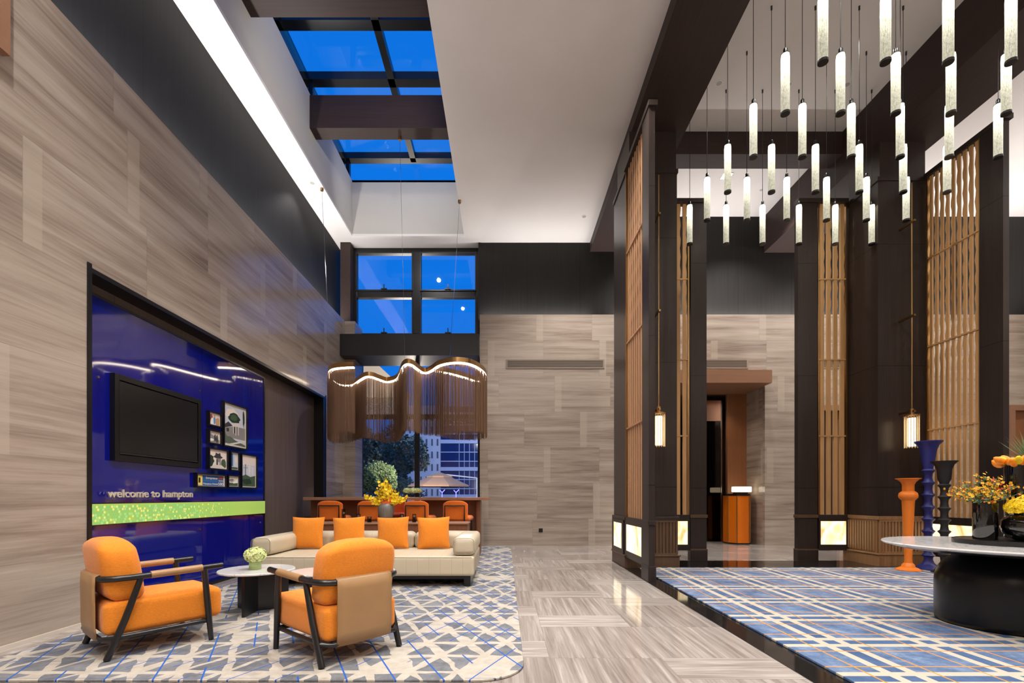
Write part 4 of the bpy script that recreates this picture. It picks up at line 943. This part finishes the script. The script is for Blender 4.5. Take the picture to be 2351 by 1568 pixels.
# round hall table
TX_, TY_ = 4.21, 4.07
t = thing('hall_table', 'big round marble-topped table on a glossy black drum base', 'round table', (TX_, TY_, 0))
obj('tabletop', MB().lathe([(.80, -.03), (.825, -.02), (.83, -.01), (.825, 0)], (TX_, TY_, .70), 96), M['marble'], t, smooth=True)
obj('underside', MB().lathe([(.30, -.07), (.70, -.055), (.79, -.03)], (TX_, TY_, .70), 96), M['blackmetal'], t, smooth=True)
pr = [(.42, 0), (.45, .01), (.455, .05), (.455, .34)]+[(.455-.26*(1-math.cos(a*PI/18)), .34+.27*math.sin(a*PI/18)) for a in range(1, 10)]+[(.18, .63)]
obj('drum_base', MB().lathe(pr, (TX_, TY_, .022), 72), plain('glossy_black_lacquer', (12, 12, 13), .3, spec=.4), t, smooth='all')
tag(obj('serving_tray', MB().lathe([(.34, 0), (.345, .005), (.345, .036), (.335, .04), (.33, .034)], (TX_+.03, TY_+.02, .7005), 72), plain('black_tray_lacquer', (26, 26, 28), .25), smooth=True), 'low round black tray in the middle of the marble table', 'tray')
zt_ = .741
GB = plain('black_glass', (8, 7, 8), .04, coat=1)
# shrub bouquet in glass cylinder
vx, vy = 4.03, 4.06
t = thing('berry_vase', 'black glass cylinder vase with small amber flowers and green leaves', 'flower vase', (vx, vy, zt_))
obj('vase', MB().lathe([(.078, 0), (.08, .006), (.08, .305), (.076, .305), (.075, .30)], (vx, vy, zt_), 48), GB, t, smooth=True)
st, fl, lf = MB(), MB(), MB(); q = random.Random(21)
for i in range(30):
    a = q.uniform(0, 2*PI); e = q.uniform(.25, 1.05); L = q.uniform(.20, .34); d = Vector((math.cos(a)*e, math.sin(a)*e, 1.05-e*.65)); b0 = Vector((vx, vy, zt_+.28))
    pts = [b0+d*L*k/5 for k in range(6)]; st.tube(pts, .0025, 4, cap=False)
    for k in range(20):
        p = pts[1]+(pts[5]-pts[1])*q.uniform(.3, 1.06)+Vector((q.uniform(-.028, .028), q.uniform(-.028, .028), q.uniform(-.025, .025))); flower(fl, p, rdir(q, -.2)+Vector((0, -.6, 0)), q.uniform(.008, .015), 5, 0 if q.random() < .82 else 1, q)
    for k in range(20):
        p = pts[0]+(pts[5]-pts[0])*q.uniform(.1, 1.0); a2 = rdir(q, -.6); b2 = a2.orthogonal().normalized(); s = q.uniform(.018, .034); lf.add([p, p+a2*s*.6+b2*s*.35, p+a2*s*1.2, p+a2*s*.6-b2*s*.35], [(0, 1, 2, 3)])
obj('stems', st, M['leaf'], t); obj('blossoms', fl, [M['ypetal2'], M['coral']], t); obj('leaves', lf, M['leaf'], t)
# bowl of hydrangeas
bx, by = 4.24, 3.93
t = thing('flower_bowl', 'round glossy black bowl filled with yellow and orange hydrangeas', 'flower bowl', (bx, by, zt_))
obj('bowl', MB().lathe([(.06, 0), (.09, .01), (.14, .055), (.158, .11), (.15, .16), (.125, .20), (.11, .205), (.12, .19)], (bx, by, zt_), 56), GB, t, smooth='all')
q = random.Random(4); m = MB(); hydrangea_head(m, (bx-.10, by-.06, zt_+.27), .10, 520, .019, q, .75); hydrangea_head(m, (bx+.06, by+.03, zt_+.31), .09, 320, .019, q, .7); obj('blossoms', m, M['yellow'], t)
m = MB(); hydrangea_head(m, (bx+.06, by-.11, zt_+.26), .085, 420, .019, q, .8); obj('blossoms', m, M['coral'], t)
# tulips in tall vase
ux, uy = 4.46, 4.20
t = thing('tulip_vase', 'tall black vase with orange tulips at the far side of the tray', 'flower vase', (ux, uy, zt_))
obj('vase', MB().lathe([(.085, 0), (.09, .01), (.09, .63), (.085, .63), (.08, .62)], (ux, uy, zt_), 48), GB, t, smooth=True)
q = random.Random(8)
tm = MB(); tmy = MB(); tst = MB()
for i in range(22):
    a = 2*PI*i/22+q.uniform(-.2, .2); e = q.uniform(.05, .17); c = Vector((ux+math.cos(a)*e, uy+math.sin(a)*e, zt_+.665+q.uniform(-.01, .03)-e*.15)); d = Vector((math.cos(a)*e*6, math.sin(a)*e*6, .5)).normalized()
    prf = [(.004, -.04), (.02, -.03), (.029, -.005), (.027, .022), (.016, .045), (.004, .056)]
    rot = d.to_track_quat('Z', 'Y').to_matrix(); M2 = tmy if i in (9, 13) else tm
    tmp = MB(); tmp.lathe(prf, (0, 0, 0), 12); M2.add([tuple(c+rot @ Vector(p)) for p in tmp.v], tmp.f)
    tst.tube([(ux+math.cos(a)*.05, uy+math.sin(a)*.05, zt_+.60), tuple(c)], .003, 5)
obj('stems', tst, M['leaf'], t); obj('blossoms', tm, M['tulip'], t, smooth='all'); obj('blossoms', tmy, M['yellow'], t, smooth='all')
# spiky grass plant behind
gx, gy = 4.72, 4.28
t = thing('grass_vase', 'tallest vase with spiky green grass rising over the tulips', 'flower vase', (gx, gy, zt_))
gx2 = 4.84
t.location = (gx2, 4.44, .70)
obj('vase', MB().lathe([(.05, 0), (.055, .01), (.055, .70), (.05, .70)], (gx2, 4.44, .70), 32), GB, t, smooth=True)
m = MB(); q = random.Random(2)
for i in range(260):
    d = Vector((q.gauss(0, .55), q.gauss(0, .4), abs(q.gauss(.9, .35)))).normalized(); L = q.uniform(.12, .34); p = Vector((gx2, 4.44, 1.40)); s = Vector((q.uniform(-1, 1), q.uniform(-.3, .3), 0)).normalized()*.003
    m.add([p-s, p+s, p+d*L*.6+s, p+d*L, p+d*L*.6-s], [(0, 1, 2, 3, 4)])
obj('leaves', m, plain('sage_grass', (112, 130, 84), .6), t)
# orange podium with lamp
pd = thing('podium', 'orange faceted reception podium inside the lobby opening', 'podium', (5.46, 11.3, 0))
poly = [(5.20, 11.55), (5.20, 11.28), (5.32, 11.10), (5.60, 11.10), (5.72, 11.28), (5.72, 11.55)]
obj('body', slab(poly, .03, 1.12), plain('orange_lacquer_panel', (226, 116, 12), .3), pd)
obj('podium_top', slab([(5.46+(a-5.46)*1.05, 11.33+(c-11.33)*1.06) for a, c in poly], 1.12, 1.165), M['blackframe'], pd)
m = MB()
for (a, c) in poly[1:5]: m.cyl((a, c, .03), (a, c, 1.12), .012, n=8)
obj('edge_trim', m, M['brass'], pd); obj('podium_base', slab([(5.46+(a-5.46)*.98, 11.33+(c-11.33)*.98) for a, c in poly], 0, .03), M['blackframe'], pd)
dl = thing('desk_lamp', 'low glowing white bar lamp on top of the orange podium', 'lamp', (5.48, 11.25, 1.165))
obj('lamp_base', MB().box(5.33, 5.62, 11.2, 11.32, 1.165, 1.195), M['blackframe'], dl); obj('lamp_shade', MB().rbox(5.30, 5.70, 11.17, 11.34, 1.205, 1.33, .02), emis('lamp_diffuser', (255, 236, 205), 3), dl, smooth=True)

# ------------------------------------------------------------------ CEILING FITTINGS
def downlight(px, py, zc, label, r=.06):
    Y = (zc-HC)*F/(1140-py); x_ = (px-1160)/F*Y
    t = thing('downlight', label, 'ceiling light', (x_, Y, zc), 0, 'recessed ceiling downlights')
    obj('trim_ring', MB().lathe([(r*.8, -.004), (r, -.004), (r, 0)], (x_, Y, zc), 28), M['white'], t)
    obj('lens', MB().lathe([(r*.7, -.006), (r*.7, -.003)], (x_, Y, zc), 24), plain('frosted_lens', (170, 166, 162), .4), t)
downlight(717, 420, ZC, 'small downlight in the bright ceiling strip above the black panels')
downlight(1341, 497, ZC, 'small downlight near the back edge of the lounge ceiling')
for i, (px, py) in enumerate(((1651, 191), (1810, 194), (1944, 194))):
    downlight(px, py, ZH, '%s round ceiling fitting from the long beam above the hanging tubes' % ordn[i])
downlight(1748, 436, ZH, 'single round fitting in the ceiling behind the cross beam', .05)
Y = (ZH-HC)*F/(1140-404); x_ = (1668-1160)/F*Y
sl = thing('square_light', 'bright square ceiling light behind the cross beam', 'ceiling light', (x_, Y, ZH))
obj('light_trim', MB().box(x_-.1, x_+.1, Y-.1, Y+.1, ZH-.006, ZH), M['white'], sl); obj('light_lens', MB().box(x_-.085, x_+.085, Y-.085, Y+.085, ZH-.009, ZH-.006), M['lens'], sl)

# ------------------------------------------------------------------ OUTSIDE
struct('ground_outside', MB().box(-60, 60, 11.6, 160, -.3, -.02), plain('dark_paving', (58, 60, 66), .7))
def tree(label, cx, cy, cz, R_, n, leaf, mat, trunk=.12, seed=1):
    t = thing('tree', label, 'tree', (cx, cy, -.02), 0, 'trees outside the window'); q = random.Random(seed); m = MB()
    blobs = [(Vector((cx+q.uniform(-.6, .6)*R_[0], cy+q.uniform(-.4, .4)*R_[1], cz+q.uniform(-.55, .6)*R_[2])), q.uniform(.35, .6)) for _ in range(9)]
    for _ in range(n):
        c, s = q.choice(blobs); d = rdir(q, -.8); p = c+Vector((d.x*R_[0], d.y*R_[1], d.z*R_[2]))*s*q.uniform(.6, 1.0); a = rdir(q, -1); b_ = a.orthogonal().normalized()
        m.add([p, p+a*leaf*.5+b_*leaf*.4, p+a*leaf, p+a*leaf*.5-b_*leaf*.4], [(0, 1, 2, 3)])
    obj('crown', m, mat, t); obj('trunk', MB().cyl((cx, cy, -.02), (cx, cy, cz), trunk, trunk*.5, 8), plain('bark', (60, 48, 38), .8), t)
GT = plain('pale_tree_leaf', (100, 122, 78), .7, var=.3, vs=(3, 3, 3)); GD = plain('dusk_tree_leaf', (70, 92, 82), .7, var=.3, vs=(1, 1, 1)); GB2 = plain('near_bush_leaf', (48, 76, 40), .7, var=.4, vs=(4, 4, 4))
x_, y_, z_ = at(838, 1105, 17); tree('dark green round bush just outside the window', x_, y_, z_, (.55, .5, .62), 5000, .07, GB2, .05, 1)
x_, y_, z_ = at(870, 1092, 26); tree('lighter green tree behind the round bush', x_, y_, z_, (1.0, .9, .95), 5000, .12, GT, .08, 2)
x_, y_, z_ = at(850, 1050, 48); tree('tall dusky tree behind the lighter green tree', x_, y_, z_, (2.6, 2, 2.9), 6000, .3, GD, .2, 3)
x_, y_, z_ = at(868, 1124, 34); tree('low dark shrub between the round bush and the parasol', x_, y_, z_, (3.2, .8, 1.0), 5000, .16, GD, .06, 6)
x_, y_, z_ = at(930, 1060, 44); tree('dusky tree in front of the office tower', x_, y_, z_, (2.2, 2, 3.2), 6000, .3, GD, .2, 4)
# tower
tw = thing('office_building', 'pale office tower with a gridded glass corner beyond the terrace', 'building', (-4, 60, 0))
x0, _, _ = at(895, 0, 58); x1, _, _ = at(1011, 0, 58); x2 = 45.0
obj('stone_wing', MB().box(x0, x1, 58, 70, -.02, 12), plain('pale_cladding', (214, 216, 220), .6), tw)
cl = plain('cladding_joint', (96, 106, 124), .7); m = MB()
for i in range(9):
    for j in range(7): m.box(x0+.35+i*.66, x0+.55+i*.66, 57.95, 58.0, 1.2+j*1.5, 2.0+j*1.5)
obj('window', m, cl, tw)
obj('glass_corner_extended', MB().box(x1, x2, 58.4, 70, -.02, 12), plain('navy_glazing', (30, 46, 104), .1), tw)  # stretched out of view to block sky reflected in the blue panel
m = MB()
for j in range(10): m.box(x1, x2, 58.2, 58.4, .9+j*1.1, (1.0 if j % 3 else 1.35)+j*1.1)
for i in range(9): m.box(x1+2.2+i*.62, x1+2.26+i*.62, 58.25, 58.4, 0, 12)
obj('facade_grid', m, plain('facade_metal', (196, 206, 226), .4), tw)
# annex canopy
an = thing('annex_canopy', 'beige sloping canopy with slatted underside outside the upper panes', 'canopy', (-4, 15, 0))
P = [at(a, c, 15) for a, c in ((770, 800), (862, 832), (935, 900), (935, 912), (770, 912))]
obj('canopy_panel', MB().prism([(p[0], p[2]) for p in P], 15, 15.4), plain('beige_render', (196, 180, 146), .6), an)
P = [at(a, c, 15.1) for a, c in ((770, 912), (935, 912), (935, 955), (770, 955))]
m = MB(); za, zb = P[2][2], P[0][2]
for i in range(12): zz = za+(zb-za)*i/12; m.box(P[0][0], P[1][0], 15.1, 15.2, zz, zz+(zb-za)/22)
obj('louvre_slat', m, plain('beige_louvre', (150, 136, 108), .6), an)
obj('post', MB().box(P[0][0], P[0][0]+.15, 15.1, 15.25, -.02, za), M['blackmetal'], an)
sp = bpy.data.lights.new('terrace_fill_lamp', 'SPOT'); sp.energy = 500; sp.spot_size = 2.2; sp.color = WARM; so_ = bpy.data.objects.new('terrace_fill_lamp', sp); COL.objects.link(so_); so_.location = (-3.0, 12.0, 3.6); so_.rotation_euler = (Vector((-4.3, 17, 2.2))-Vector(so_.location)).to_track_quat('-Z', 'Y').to_euler()  # aimed at the bush and canopy, no fitting modelled
sp2 = bpy.data.lights.new('terrace_fill_lamp', 'POINT'); sp2.energy = 900; sp2.color = WARM; sp2.shadow_soft_size = .2; so_ = bpy.data.objects.new('terrace_fill_lamp', sp2); COL.objects.link(so_); so_.location = (-4.5, 22, 3.2)  # added to brighten the trees, no fitting modelled
fl_ = bpy.data.lights.new('tower_fill_light', 'POINT'); fl_.energy = 1800; fl_.color = (.95, .95, 1); fl_.shadow_soft_size = .5; so_ = bpy.data.objects.new('tower_fill_light', fl_); COL.objects.link(so_); so_.location = (-3.5, 46, 9)  # added to brighten the tower face, no lamp post stands here
# parasol
cx, cy, cz = at(1010, 1116, 30); t = thing('parasol', 'large two-tier tan parasol on the terrace', 'parasol', (cx, cy, -.02))
vs = []; 
def tier(m, r0, z0, r1, z1, n=8):
    v = [(cx+r*math.cos(2*PI*i/n+.4), cy+r*math.sin(2*PI*i/n+.4), z) for (r, z) in ((r0, z0), (r0*.99, z0+.08), (r1, z1)) for i in range(n)]
    m.add(v, [(k_*n+i, k_*n+(i+1) % n, (k_+1)*n+(i+1) % n, (k_+1)*n+i) for k_ in range(2) for i in range(n)]+[tuple(2*n+i for i in range(n))])
m = MB(); tier(m, 2.0, cz-.05, .75, cz+.55); obj('canopy', m, plain('tan_canvas', (196, 156, 118), .8), t); m = MB(); tier(m, .85, cz+.52, .05, cz+.85); obj('canopy_vent', m, plain('tan_canvas_top', (200, 160, 120), .8), t)
obj('pole', MB().cyl((cx+2.3, cy, -.02), (cx+2.3, cy, cz+.5), .05), M['white'], t); obj('arm', MB().cyl((cx+2.3, cy, cz+.5), (cx, cy, cz+.75), .04), M['white'], t)
pl_ = bpy.data.lights.new('terrace_fill_lamp', 'POINT'); pl_.energy = 350; pl_.color = WARM; pl_.shadow_soft_size = .3; so_ = bpy.data.objects.new('terrace_fill_lamp', pl_); COL.objects.link(so_); so_.location = (cx-.5, cy-4.5, 3.2)  # lights the parasol from in front, no fitting modelled
BL = emis('violet_neon', (90, 90, 255), 6)
for i, (px, lb) in enumerate(((1015, 'small violet lit twig ornament below the parasol'), (1047, 'small violet lit twig ornament near the parasol pole'))):
    x_, y_, z_ = at(px, 1140, 24); m = MB(); m.cyl((x_, y_, -.02), (x_, y_, 1.3), .02, n=6).cyl((x_, y_, 1.3), (x_-.12, y_, 1.42), .018, n=6).cyl((x_, y_, 1.3), (x_+.14, y_, 1.44), .018, n=6); tag(obj('light_twig', m, BL), lb, 'ornament', 'violet light twigs on the terrace')
